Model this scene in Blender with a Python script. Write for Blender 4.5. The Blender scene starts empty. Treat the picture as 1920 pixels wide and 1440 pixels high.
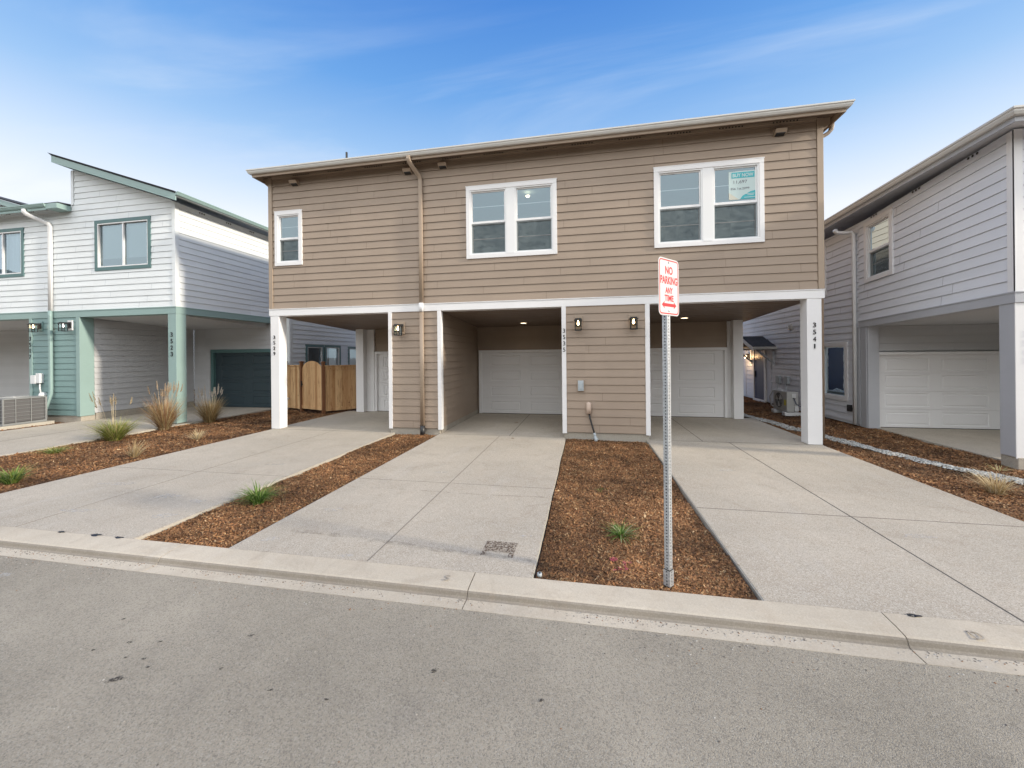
import bpy, bmesh, math, random
import numpy as np
from mathutils import Vector, Matrix, noise as mnoise

# ------------------------------------------------------------------ camera
scene = bpy.context.scene
H = 1.866                                   # eye height above the slabs
cam_d = bpy.data.cameras.new("camera")
cam = bpy.data.objects.new("camera", cam_d)
scene.collection.objects.link(cam)
right = Vector((0.9825268, 0.18587176, -0.00963227))
down = Vector((-0.0094644, -0.00179045, -0.99995361))
fwd = Vector((-0.18588038, 0.98257238, 0.0))
cam.matrix_world = Matrix(((right.x, -down.x, -fwd.x, 0), (right.y, -down.y, -fwd.y, 0),
                           (right.z, -down.z, -fwd.z, H), (0, 0, 0, 1)))
cam_d.sensor_width = 36
cam_d.lens = 13.5936
cam_d.shift_y = -0.02765
cam_d.clip_start = 0.05
cam_d.clip_end = 3000
scene.camera = cam

# ------------------------------------------------------------------ exposure
scene.view_settings.view_transform = 'Standard'
scene.view_settings.look = 'None'
scene.view_settings.gamma = 1
scene.view_settings.exposure = 0.58
scene.cycles.use_denoising = True
scene.cycles.max_bounces = 8
scene.cycles.transparent_max_bounces = 12
scene.cycles.caustics_reflective = False
scene.cycles.caustics_refractive = False

# ------------------------------------------------------------------ sun and sky
SUN_TRAVEL = Vector((-1.0, 0.14, -0.38)).normalized()
sun_el = math.asin(-SUN_TRAVEL.z)
sun_az = math.atan2(-SUN_TRAVEL.x, -SUN_TRAVEL.y)      # clockwise from +y
sd = bpy.data.lights.new("sun", 'SUN')
sd.energy = 3.0
sd.angle = math.radians(4.0)
sd.color = (1.0, 0.89, 0.73)
so = bpy.data.objects.new("sun", sd)
so.rotation_euler = SUN_TRAVEL.to_track_quat('-Z', 'Y').to_euler()
so.location = (20, -5, 20)
scene.collection.objects.link(so)

SKY_STRENGTH = 0.10
world = bpy.data.worlds.new("World")
scene.world = world
world.use_nodes = True
wn, wl = world.node_tree.nodes, world.node_tree.links
wn.clear()


def wnode(t, **kw):
    n = wn.new(t)
    for k, v in kw.items():
        setattr(n, k, v)
    return n


def wmath(op, a, b=None, clamp=False):
    n = wnode('ShaderNodeMath', operation=op, use_clamp=clamp)
    for i, v in enumerate((a, b)):
        if v is None:
            continue
        if isinstance(v, (int, float)):
            n.inputs[i].default_value = v
        else:
            wl.new(v, n.inputs[i])
    return n.outputs[0]


sky = wnode('ShaderNodeTexSky', sky_type='NISHITA', sun_disc=False)
sky.sun_elevation = sun_el
sky.sun_rotation = sun_az
sky.air_density = 1.0
sky.dust_density = 0.6
sky.ozone_density = 2.0
tc = wnode('ShaderNodeTexCoord')
sep = wnode('ShaderNodeSeparateXYZ')
wl.new(tc.outputs['Generated'], sep.inputs[0])
zc = sep.outputs['Z']
ramp = wnode('ShaderNodeValToRGB')
wl.new(zc, ramp.inputs[0])
cr = ramp.color_ramp
stops = [(0.0, (1.0, 1.02, 1.04)), (0.28, (0.98, 1.01, 1.06)), (0.36, (0.68, 0.83, 1.04)),
         (0.45, (0.37, 0.61, 0.96)), (0.56, (0.16, 0.41, 0.87)), (0.70, (0.065, 0.25, 0.74)), (1.0, (0.03, 0.15, 0.55))]
cr.elements[0].position, cr.elements[0].color = stops[0][0], stops[0][1] + (1,)
cr.elements[1].position, cr.elements[1].color = stops[-1][0], stops[-1][1] + (1,)
for p, c in stops[1:-1]:
    e = cr.elements.new(p)
    e.color = c + (1,)
gscale = wnode('ShaderNodeVectorMath', operation='SCALE')
wl.new(ramp.outputs[0], gscale.inputs[0])
gscale.inputs['Scale'].default_value = 0.70 / SKY_STRENGTH
mixg = wnode('ShaderNodeMix', data_type='RGBA')
mixg.inputs[0].default_value = 0.86
wl.new(sky.outputs[0], mixg.inputs[6])
wl.new(gscale.outputs[0], mixg.inputs[7])
# thin cirrus on a flat layer high above
zsafe = wmath('MAXIMUM', zc, 0.06)
px = wmath('DIVIDE', sep.outputs['X'], zsafe)
py = wmath('DIVIDE', sep.outputs['Y'], zsafe)
comb = wnode('ShaderNodeCombineXYZ')
wl.new(px, comb.inputs[0])
wl.new(py, comb.inputs[1])
mp = wnode('ShaderNodeMapping')
mp.inputs['Rotation'].default_value = (0, 0, math.radians(14))
mp.inputs['Scale'].default_value = (0.55, 2.0, 1)
mp.inputs['Location'].default_value = (0.8, 0.3, 0)
wl.new(comb.outputs[0], mp.inputs[0])
cn = wnode('ShaderNodeTexNoise')
cn.inputs['Scale'].default_value = 0.9
cn.inputs['Detail'].default_value = 7
cn.inputs['Roughness'].default_value = 0.55
cn.inputs['Distortion'].default_value = 0.5
wl.new(mp.outputs[0], cn.inputs['Vector'])
cmr = wnode('ShaderNodeMapRange')
cmr.interpolation_type = 'SMOOTHSTEP'
cmr.inputs['From Min'].default_value = 0.46
cmr.inputs['From Max'].default_value = 0.80
cmr.inputs['To Max'].default_value = 0.55
wl.new(cn.outputs[0], cmr.inputs[0])
# added bright cloud, unseen behind the viewer, to fill light on the facade
bmr = wnode('ShaderNodeMapRange')
bmr.interpolation_type = 'SMOOTHSTEP'
bmr.inputs['From Min'].default_value = -0.05
bmr.inputs['From Max'].default_value = 0.6
bmr.inputs['To Max'].default_value = 0.85
wl.new(wmath('MULTIPLY', sep.outputs['Y'], -1.0), bmr.inputs[0])
cm = wnode('ShaderNodeMix', data_type='RGBA')
wl.new(cmr.outputs[0], cm.inputs[0])
wl.new(mixg.outputs[2], cm.inputs[6])
cm.inputs[7].default_value = (5.0, 5.7, 6.7, 1)
cb = wnode('ShaderNodeMix', data_type='RGBA')
wl.new(bmr.outputs[0], cb.inputs[0])
wl.new(cm.outputs[2], cb.inputs[6])
cb.inputs[7].default_value = (15.6, 15.6, 15.4, 1)
bg = wnode('ShaderNodeBackground')
bg.inputs['Strength'].default_value = SKY_STRENGTH
wl.new(cb.outputs[2], bg.inputs[0])
wo = wnode('ShaderNodeOutputWorld')
wl.new(bg.outputs[0], wo.inputs[0])

# ------------------------------------------------------------------ helpers
COL = scene.collection


def tag(o, label=None, cat=None, group=None, kind=None):
    if label: o['label'] = label
    if cat: o['category'] = cat
    if group: o['group'] = group
    if kind: o['kind'] = kind
    return o


def thing(name, loc, label, cat, group=None):
    o = bpy.data.objects.new(name, None)
    o.empty_display_size = 0.2
    o.location = loc
    COL.objects.link(o)
    return tag(o, label, cat, group)


def worldloc(o):
    v = Vector((0, 0, 0))
    while o is not None:
        v += Vector(o.location)
        o = o.parent
    return v


class Fr:
    """wall frame: a along the wall, d outwards, z up"""
    def __init__(s, ox, oy, ux, uy, nx, ny):
        s.o = Vector((ox, oy, 0)); s.u = Vector((ux, uy, 0)).normalized(); s.n = Vector((nx, ny, 0)).normalized()

    def p(s, a, d, z):
        return s.o + s.u * a + s.n * d + Vector((0, 0, z))


W0 = Fr(0, 0, 1, 0, 0, -1)


class MB:
    def __init__(s):
        s.v = []; s.f = []; s.m = []

    def face(s, pts, m=0):
        i = len(s.v)
        s.v += [tuple(p) for p in pts]
        s.f.append(tuple(range(i, i + len(pts)))); s.m.append(m)

    def hexa(s, c, m=0):
        """c: 8 corners, 0-3 bottom loop, 4-7 top loop"""
        i = len(s.v)
        s.v += [tuple(p) for p in c]
        for q in ((0, 3, 2, 1), (4, 5, 6, 7), (0, 1, 5, 4), (1, 2, 6, 5), (2, 3, 7, 6), (3, 0, 4, 7)):
            s.f.append(tuple(i + k for k in q)); s.m.append(m)

    def box(s, x0, x1, y0, y1, z0, z1, m=0):
        s.hexa([(x0, y0, z0), (x1, y0, z0), (x1, y1, z0), (x0, y1, z0), (x0, y0, z1), (x1, y0, z1), (x1, y1, z1), (x0, y1, z1)], m)

    def fbox(s, F, a0, a1, d0, d1, z0, z1, m=0):
        s.hexa([F.p(a0, d0, z0), F.p(a1, d0, z0), F.p(a1, d1, z0), F.p(a0, d1, z0),
                F.p(a0, d0, z1), F.p(a1, d0, z1), F.p(a1, d1, z1), F.p(a0, d1, z1)], m)

    def prism(s, poly, axis_fn, t0, t1, m=0, cap=True):
        """poly: 2D outline, axis_fn(p, t) -> 3D point"""
        i = len(s.v); n = len(poly)
        s.v += [tuple(axis_fn(p, t0)) for p in poly] + [tuple(axis_fn(p, t1)) for p in poly]
        for k in range(n):
            s.f.append((i + k, i + (k + 1) % n, i + n + (k + 1) % n, i + n + k)); s.m.append(m)
        if cap:
            s.f.append(tuple(i + k for k in range(n))); s.m.append(m)
            s.f.append(tuple(i + n + k for k in range(n - 1, -1, -1))); s.m.append(m)

    def tube(s, pts, r, n=10, m=0, rect=None, cap=True, r1=None):
        """sweep a circle (or a rounded rectangle rect=(w,h)) along points"""
        pts = [Vector(p) for p in pts]
        rings = []
        prev = None
        for i, p in enumerate(pts):
            t = (pts[min(i + 1, len(pts) - 1)] - pts[max(i - 1, 0)]).normalized()
            if prev is None:
                ref = Vector((1, 0, 0)) if abs(t.x) < 0.9 else Vector((0, 1, 0))
                b = t.cross(ref).normalized()
            else:
                b = (prev - t * prev.dot(t)).normalized()
            prev = b
            c = t.cross(b)
            ring = []
            rr = r if r1 is None else r + (r1 - r) * i / (len(pts) - 1)
            for k in range(n):
                a = 2 * math.pi * k / n
                ca, sa = math.cos(a), math.sin(a)
                if rect:
                    e = 0.35
                    q = b * (math.copysign(abs(ca) ** e, ca) * rect[1] / 2) + c * (math.copysign(abs(sa) ** e, sa) * rect[0] / 2)
                else:
                    q = b * ca * rr + c * sa * rr
                ring.append(p + q)
            rings.append(ring)
        i0 = len(s.v)
        for ring in rings:
            s.v += [tuple(q) for q in ring]
        for j in range(len(rings) - 1):
            for k in range(n):
                s.f.append((i0 + j * n + k, i0 + j * n + (k + 1) % n, i0 + (j + 1) * n + (k + 1) % n, i0 + (j + 1) * n + k)); s.m.append(m)
        if cap:
            s.f.append(tuple(i0 + k for k in range(n))); s.m.append(m)
            s.f.append(tuple(i0 + (len(rings) - 1) * n + k for k in range(n - 1, -1, -1))); s.m.append(m)

    def lathe(s, c, prof, n=20, m=0, axis=None):
        """prof: list of (r, h) along axis from centre c"""
        c = Vector(c)
        ax = Vector(axis).normalized() if axis is not None else Vector((0, 0, 1))
        ref = Vector((1, 0, 0)) if abs(ax.x) < 0.9 else Vector((0, 1, 0))
        b = ax.cross(ref).normalized(); e = ax.cross(b)
        i0 = len(s.v)
        for r, h in prof:
            for k in range(n):
                a = 2 * math.pi * k / n
                s.v.append(tuple(c + ax * h + b * r * math.cos(a) + e * r * math.sin(a)))
        for j in range(len(prof) - 1):
            for k in range(n):
                s.f.append((i0 + j * n + k, i0 + j * n + (k + 1) % n, i0 + (j + 1) * n + (k + 1) % n, i0 + (j + 1) * n + k)); s.m.append(m)
        if prof[0][0] > 1e-5:
            s.f.append(tuple(i0 + k for k in range(n))); s.m.append(m)
        if prof[-1][0] > 1e-5:
            s.f.append(tuple(i0 + (len(prof) - 1) * n + k for k in range(n - 1, -1, -1))); s.m.append(m)

    def build(s, name, mats, parent=None, bevel=0, smooth=False, norm=True, origin=None):
        if not isinstance(mats, (list, tuple)):
            mats = [mats]
        off = worldloc(parent) if parent else (Vector(origin) if origin else Vector((0, 0, 0)))
        me = bpy.data.meshes.new(name)
        me.from_pydata([(x - off.x, y - off.y, z - off.z) for x, y, z in s.v], [], s.f)
        for mt in mats:
            me.materials.append(mt)
        if len(mats) > 1:
            me.polygons.foreach_set('material_index', s.m)
        if norm:
            bm = bmesh.new(); bm.from_mesh(me)
            bmesh.ops.remove_doubles(bm, verts=bm.verts, dist=1e-5)
            bmesh.ops.recalc_face_normals(bm, faces=bm.faces)
            bm.to_mesh(me); bm.free()
        me.update()
        o = bpy.data.objects.new(name, me)
        if parent:
            o.parent = parent
        elif origin:
            o.location = origin
        COL.objects.link(o)
        if bevel:
            b = o.modifiers.new("bevel", 'BEVEL')
            b.width = bevel; b.segments = 2; b.limit_method = 'ANGLE'; b.angle_limit = math.radians(40)
        if smooth:
            for p in me.polygons:
                p.use_smooth = True
        return o


# ------------------------------------------------------------------ materials
def newmat(name):
    m = bpy.data.materials.new(name)
    m.use_nodes = True
    nt = m.node_tree
    return m, nt, nt.nodes['Principled BSDF']


def N(nt, t, **kw):
    n = nt.nodes.new(t)
    for k, v in kw.items():
        setattr(n, k, v)
    return n


def noise_fac(nt, vec, scale, detail=3, rough=0.55, stretch=(1, 1, 1), dist=0.0):
    mp_ = N(nt, 'ShaderNodeMapping')
    mp_.inputs['Scale'].default_value = stretch
    nt.links.new(vec, mp_.inputs[0])
    n = N(nt, 'ShaderNodeTexNoise')
    n.inputs['Scale'].default_value = scale
    n.inputs['Detail'].default_value = detail
    n.inputs['Roughness'].default_value = rough
    n.inputs['Distortion'].default_value = dist
    nt.links.new(mp_.outputs[0], n.inputs['Vector'])
    return n.outputs[0]


def mrange(nt, v, a, b, c=0.0, d=1.0):
    n = N(nt, 'ShaderNodeMapRange')
    for i, x in enumerate((a, b, c, d)):
        n.inputs[i + 1].default_value = x
    nt.links.new(v, n.inputs[0])
    return n.outputs[0]


def mixc(nt, fac, a, b, mode='MIX'):
    n = N(nt, 'ShaderNodeMix', data_type='RGBA', blend_type=mode)
    for i, v in ((0, fac), (6, a), (7, b)):
        if isinstance(v, (int, float)):
            n.inputs[i].default_value = v
        elif isinstance(v, tuple):
            n.inputs[i].default_value = v + (1,) if len(v) == 3 else v
        else:
            nt.links.new(v, n.inputs[i])
    return n.outputs[2]


def bump(nt, bsdf, h, strength=0.3, dist=0.01):
    b = N(nt, 'ShaderNodeBump')
    b.inputs['Strength'].default_value = strength
    b.inputs['Distance'].default_value = dist
    nt.links.new(h, b.inputs['Height'])
    nt.links.new(b.outputs[0], bsdf.inputs['Normal'])


def pos(nt):
    g = N(nt, 'ShaderNodeNewGeometry')
    return g.outputs['Position']


def paint(name, col, rough=0.55, var=0.05, grain=0.15, stretch=(3, 3, 40), metal=0.0):
    """painted or coated surface: slight mottling, fine grain, a little dirt"""
    m, nt, b = newmat(name)
    p = pos(nt)
    f = noise_fac(nt, p, 1.3, 4)
    f2 = noise_fac(nt, p, 14.0, 4, stretch=(0.35, 0.35, 2.0))
    dk = tuple(c * (1 - var * 1.6) for c in col)
    lt = tuple(min(1, c * (1 + var)) for c in col)
    c = mixc(nt, mrange(nt, f, 0.3, 0.7), dk, lt)
    c = mixc(nt, mrange(nt, f2, 0.35, 0.7, 0.0, 0.5), c, tuple(x * (1 - var) for x in col))
    if 'siding' in name and 'seam' not in name:
        sp = N(nt, 'ShaderNodeSeparateXYZ')
        nt.links.new(p, sp.inputs[0])
        sn_ = []
        for k_, inc in ((2, EXP0), (0, 2.9), (1, 2.9)):
            q = N(nt, 'ShaderNodeMath', operation='SNAP')
            q.inputs[1].default_value = inc
            nt.links.new(sp.outputs[k_], q.inputs[0])
            sn_.append(q.outputs[0])
        cv = N(nt, 'ShaderNodeCombineXYZ')
        for i_, o_s in enumerate(sn_): nt.links.new(o_s, cv.inputs[i_])
        wv = N(nt, 'ShaderNodeTexWhiteNoise', noise_dimensions='3D')
        nt.links.new(cv.outputs[0], wv.inputs['Vector'])
        c = mixc(nt, mrange(nt, wv.outputs['Value'], 0, 1, 0, 0.9), c, mixc(nt, 1.0, c, (0.93, 0.93, 0.93), 'MULTIPLY'))
    nt.links.new(c, b.inputs['Base Color'])
    b.inputs['Roughness'].default_value = rough
    b.inputs['Metallic'].default_value = metal
    if grain:
        g = noise_fac(nt, p, 6.0, 3, stretch=stretch)
        bump(nt, b, g, grain, 0.004)
    return m


EXP0 = 0.1778
M = {}
M['tan'] = paint('tan_siding_paint', (0.352, 0.277, 0.215), 0.6, 0.05, 0.25)
M['tan_seam'] = paint('tan_siding_seam', (0.21, 0.16, 0.12), 0.7, 0.05, 0)
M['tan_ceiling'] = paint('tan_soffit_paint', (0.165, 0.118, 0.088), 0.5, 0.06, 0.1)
M['tan_trim'] = paint('tan_trim_paint', (0.372, 0.292, 0.22), 0.55, 0.04, 0.1)
M['white'] = paint('white_trim_paint', (0.80, 0.80, 0.81), 0.45, 0.025, 0.12)
M['vinyl'] = paint('white_vinyl', (0.80, 0.81, 0.82), 0.32, 0.015, 0)
M['door_white'] = paint('garage_door_enamel', (0.78, 0.78, 0.79), 0.42, 0.02, 0.06, (30, 30, 30))
M['gutter'] = paint('clay_gutter_metal', (0.64, 0.635, 0.61), 0.35, 0.04, 0)
M['downspout'] = paint('tan_downspout_metal', (0.34, 0.265, 0.20), 0.38, 0.03, 0)
M['sagew'] = paint('pale_blue_siding', (0.77, 0.81, 0.83), 0.6, 0.03, 0.2)
M['sagew_seam'] = paint('pale_blue_seam', (0.45, 0.5, 0.54), 0.7, 0.03, 0)
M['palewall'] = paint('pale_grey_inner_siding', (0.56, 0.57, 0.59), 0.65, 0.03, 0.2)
M['teal'] = paint('teal_paint', (0.195, 0.305, 0.300), 0.5, 0.05, 0.15)
M['teal_light'] = paint('light_teal_trim', (0.265, 0.380, 0.368), 0.5, 0.03, 0.12)
M['teal_dark'] = paint('dark_teal_trim', (0.085, 0.17, 0.175), 0.5, 0.04, 0.1)
M['teal_door'] = paint('slate_garage_door', (0.03, 0.052, 0.066), 0.4, 0.05, 0.05, (30, 30, 30))
M['grey'] = paint('grey_siding_paint', (0.75, 0.775, 0.83), 0.6, 0.03, 0.2)
M['grey_seam'] = paint('grey_siding_seam', (0.33, 0.33, 0.36), 0.7, 0.03, 0)
M['grey_trim'] = paint('mid_grey_trim', (0.45, 0.465, 0.50), 0.55, 0.04, 0.12)
M['black'] = paint('black_metal', (0.018, 0.018, 0.02), 0.4, 0.1, 0)
M['number'] = paint('black_number', (0.012, 0.013, 0.016), 0.45, 0.05, 0)
M['shingle'] = paint('asphalt_shingle', (0.045, 0.05, 0.06), 0.95, 0.35, 0.8, (60, 60, 60))
M['greybox'] = paint('grey_plastic', (0.42, 0.47, 0.50), 0.5, 0.05, 0)
M['acmetal'] = paint('pale_condenser_enamel', (0.50, 0.50, 0.49), 0.4, 0.04, 0)
M['beige_cap'] = paint('beige_plastic_cap', (0.58, 0.46, 0.38), 0.5, 0.05, 0)
M['interior'] = paint('interior_wall', (0.58, 0.74, 0.78), 0.8, 0.03, 0)
M['interior_floor'] = paint('interior_floor', (0.10, 0.09, 0.085), 0.5, 0.1, 0)
M['red'] = paint('red_sign_ink', (0.56, 0.010, 0.016), 0.5, 0.05, 0)
M['signwhite'] = paint('white_sign_sheet', (0.60, 0.605, 0.61), 0.35, 0.02, 0)
M['aqua'] = paint('aqua_print', (0.06, 0.42, 0.48), 0.6, 0.02, 0)
M['poster'] = paint('pale_poster_card', (0.52, 0.64, 0.64), 0.6, 0.02, 0)
M['poster_grey'] = paint('pale_beige_print', (0.58, 0.58, 0.50), 0.6, 0.02, 0)
M['pen'] = paint('pen_ink', (0.12, 0.12, 0.15), 0.6, 0.02, 0)
M['plastic_white'] = paint('white_plastic', (0.72, 0.73, 0.74), 0.4, 0.03, 0)
M['yellow'] = paint('yellow_label', (0.70, 0.62, 0.08), 0.5, 0.03, 0)
M['blue'] = paint('blue_paint', (0.02, 0.035, 0.10), 0.45, 0.03, 0)
M['blind'] = paint('window_blind', (0.55, 0.62, 0.66), 0.6, 0.02, 0)
M['fabric'] = paint('curtain_cloth', (0.60, 0.62, 0.72), 0.85, 0.04, 0)


def galv():
    m, nt, b = newmat('galvanised_steel')
    p = pos(nt)
    v = N(nt, 'ShaderNodeTexVoronoi')
    v.inputs['Scale'].default_value = 60
    nt.links.new(p, v.inputs['Vector'])
    c = mixc(nt, mrange(nt, v.outputs['Distance'], 0.0, 0.8), (0.34, 0.36, 0.38), (0.56, 0.58, 0.60))
    nt.links.new(c, b.inputs['Base Color'])
    b.inputs['Metallic'].default_value = 0.55
    b.inputs['Roughness'].default_value = 0.48
    return m


M['galv'] = galv()


def emit(name, col, s):
    m, nt, b = newmat(name)
    b.inputs['Base Color'].default_value = col + (1,)
    b.inputs['Emission Color'].default_value = col + (1,)
    b.inputs['Emission Strength'].default_value = s
    return m


M['bulb'] = emit('lit_bulb', (1.0, 0.66, 0.33), 9)
M['bulb_soft'] = emit('lit_bulb_white', (1.0, 0.95, 0.9), 2.2)
M['downlight'] = emit('lit_ceiling_disc', (1.0, 0.78, 0.50), 4)


def glassmat(name, tint, refl_min, refl_rough=0.015, wav=0.0):
    m = bpy.data.materials.new(name)
    m.use_nodes = True
    nt = m.node_tree
    nt.nodes.clear()
    out = N(nt, 'ShaderNodeOutputMaterial')
    tr = N(nt, 'ShaderNodeBsdfTransparent')
    tr.inputs[0].default_value = tint + (1,)
    gl = N(nt, 'ShaderNodeBsdfGlossy')
    gl.inputs['Color'].default_value = (0.72, 0.90, 1.0, 1)
    gl.inputs['Roughness'].default_value = refl_rough
    fr = N(nt, 'ShaderNodeFresnel')
    fr.inputs['IOR'].default_value = 1.52
    f = mrange(nt, fr.outputs[0], 0.0, 1.0, refl_min, 1.0)
    if wav:
        b = N(nt, 'ShaderNodeBump')
        b.inputs['Strength'].default_value = wav
        b.inputs['Distance'].default_value = 0.05
        nt.links.new(noise_fac(nt, pos(nt), 2.3, 2), b.inputs['Height'])
        nt.links.new(b.outputs[0], gl.inputs['Normal'])
    mx = N(nt, 'ShaderNodeMixShader')
    nt.links.new(f, mx.inputs[0])
    nt.links.new(tr.outputs[0], mx.inputs[1])
    nt.links.new(gl.outputs[0], mx.inputs[2])
    nt.links.new(mx.outputs[0], out.inputs[0])
    return m


M['glass'] = glassmat('window_glass', (0.80, 0.90, 0.93), 0.15, wav=0.02)
M['lampglass'] = glassmat('lantern_glass', (0.95, 0.95, 0.95), 0.06)


def screenmat():
    """insect screen: fine dark mesh, partly see-through, with moire and reflections painted in as mottling"""
    m = bpy.data.materials.new('insect_screen')
    m.use_nodes = True
    nt = m.node_tree
    nt.nodes.clear()
    out = N(nt, 'ShaderNodeOutputMaterial')
    tr = N(nt, 'ShaderNodeBsdfTransparent')
    df = N(nt, 'ShaderNodeBsdfDiffuse')
    p = pos(nt)
    f = noise_fac(nt, p, 2.6, 4, stretch=(1, 1, 1.9), dist=3.2)
    c = mixc(nt, mrange(nt, f, 0.35, 0.68), (0.07, 0.083, 0.088), (0.20, 0.235, 0.235))  # two tones paint wavy reflections and moire into the mesh colour
    nt.links.new(c, df.inputs[0])
    mx = N(nt, 'ShaderNodeMixShader')
    mx.inputs[0].default_value = 0.55
    nt.links.new(tr.outputs[0], mx.inputs[1])
    nt.links.new(df.outputs[0], mx.inputs[2])
    nt.links.new(mx.outputs[0], out.inputs[0])
    return m


M['screen'] = screenmat()


def concrete(name, base, speck, warm, bscale=150, streak=0.25, bstr=0.5):
    m, nt, b = newmat(name)
    p = pos(nt)
    big = noise_fac(nt, p, 0.55, 5, 0.6)
    mid = noise_fac(nt, p, 4.5, 5, 0.6)
    drag = noise_fac(nt, p, 1.2, 5, 0.6, stretch=(3.0, 0.5, 1), dist=0.4)
    fine = noise_fac(nt, p, bscale, 2, 0.6)
    vo = N(nt, 'ShaderNodeTexVoronoi')
    vo.inputs['Scale'].default_value = 125
    nt.links.new(p, vo.inputs['Vector'])
    c = mixc(nt, mrange(nt, big, 0.32, 0.7), tuple(x * 0.80 for x in base), tuple(min(1, x * 1.10) for x in base))
    c = mixc(nt, mrange(nt, mid, 0.45, 0.75, 0, 0.35), c, warm)
    c = mixc(nt, mrange(nt, drag, 0.58, 0.78, 0, streak), c, (0.60, 0.60, 0.60))
    c = mixc(nt, mrange(nt, fine, 0.48, 0.66, 0, speck), c, tuple(x * 0.42 for x in base))
    c = mixc(nt, mrange(nt, fine, 0.46, 0.30, 0, speck * 0.6), c, (0.66, 0.64, 0.60))
    dirt = noise_fac(nt, p, 2.1, 6, 0.7, dist=0.8)
    c = mixc(nt, mrange(nt, dirt, 0.52, 0.72, 0, 0.46), c, (0.30, 0.245, 0.19))
    vc = N(nt, 'ShaderNodeSeparateColor')
    nt.links.new(vo.outputs['Color'], vc.inputs[0])
    c = mixc(nt, mrange(nt, vc.outputs[0], 0.70, 1.0, 0, speck * .9), c, tuple(x * 0.50 for x in base))
    c = mixc(nt, mrange(nt, vc.outputs[1], 0.74, 1.0, 0, speck * .7), c, (0.70, 0.67, 0.60))
    nt.links.new(c, b.inputs['Base Color'])
    b.inputs['Roughness'].default_value = 0.88
    bump(nt, b, fine, bstr, 0.004)
    return m


M['concrete'] = concrete('exposed_aggregate_concrete', (0.505, 0.448, 0.366), 0.70, (0.43, 0.345, 0.255))
M['curbcrete'] = concrete('smooth_kerb_concrete', (0.545, 0.485, 0.392), 0.20, (0.43, 0.35, 0.26), 120, 0.15, 0.2)
M['edgecrete'] = concrete('formed_concrete_edge', (0.47, 0.44, 0.375), 0.12, (0.50, 0.45, 0.38), 150, 0.1, 0.1)
M['foundation'] = concrete('foundation_concrete', (0.42, 0.385, 0.33), 0.3, (0.27, 0.22, 0.17), 120, 0.2, 0.3)
M['joint'] = paint('dark_joint', (0.13, 0.115, 0.10), 0.95, 0.2, 0)
M['joint_light'] = paint('light_joint', (0.24, 0.215, 0.18), 0.9, 0.1, 0)


def asphalt():
    m, nt, b = newmat('worn_asphalt')
    p = pos(nt)
    big = noise_fac(nt, p, 0.7, 5, 0.6)
    mid = noise_fac(nt, p, 5, 4, 0.6)
    vo = N(nt, 'ShaderNodeTexVoronoi')
    vo.inputs['Scale'].default_value = 150
    nt.links.new(p, vo.inputs['Vector'])
    vc = N(nt, 'ShaderNodeSeparateColor')
    nt.links.new(vo.outputs['Color'], vc.inputs[0])
    fine = noise_fac(nt, p, 330, 2, 0.6)
    c = mixc(nt, mrange(nt, big, 0.3, 0.7), (0.268, 0.238, 0.188), (0.415, 0.370, 0.295))
    c = mixc(nt, mrange(nt, mid, 0.5, 0.85, 0, 0.25), c, (0.18, 0.165, 0.14))
    sm = noise_fac(nt, p, 1.0, 4, 0.6, stretch=(0.7, 1.6, 1), dist=1.0)
    c = mixc(nt, mrange(nt, sm, 0.55, 0.75, 0, 0.35), c, (0.17, 0.155, 0.135))
    c = mixc(nt, mrange(nt, vc.outputs[0], 0.55, 1.0, 0, 0.5), c, (0.42, 0.395, 0.34))
    c = mixc(nt, mrange(nt, vc.outputs[1], 0.58, 1.0, 0, 0.55), c, (0.10, 0.092, 0.08))
    c = mixc(nt, mrange(nt, fine, 0.55, 0.72, 0, 0.4), c, (0.07, 0.066, 0.062))
    nt.links.new(c, b.inputs['Base Color'])
    b.inputs['Roughness'].default_value = 0.9
    hm = N(nt, 'ShaderNodeMath', operation='MULTIPLY_ADD')
    nt.links.new(vo.outputs['Distance'], hm.inputs[0])
    hm.inputs[1].default_value = -1.0
    nt.links.new(fine, hm.inputs[2])
    bump(nt, b, hm.outputs[0], 0.55, 0.005)
    return m


M['asphalt'] = asphalt()


def stain(name, col, scale, lo, hi, amount):
    m = bpy.data.materials.new(name)
    m.use_nodes = True
    nt = m.node_tree
    b = nt.nodes['Principled BSDF']
    b.inputs['Base Color'].default_value = col + (1,)
    b.inputs['Roughness'].default_value = 0.9
    nt.links.new(mrange(nt, noise_fac(nt, pos(nt), scale, 4, 0.65), lo, hi, 0, amount), b.inputs['Alpha'])
    return m


M['oil'] = stain('oil_stain', (0.035, 0.03, 0.028), 60, 0.40, 0.55, 0.75)
M['rust'] = stain('rust_stain', (0.115, 0.075, 0.055), 45, 0.44, 0.56, 0.75)
M['wire_shadow'] = stain('painted_wire_shadow', (0.20, 0.18, 0.15), 9, 0.42, 0.80, 0.42)  # dark tint for painted shadows of overhead wires
M['chalk'] = stain('chalky_scuff', (0.62, 0.62, 0.60), 26, 0.44, 0.66, 0.6)
M['pinkpaint'] = stain('pink_marking_paint', (0.70, 0.10, 0.20), 70, 0.50, 0.60, 0.7)


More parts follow.
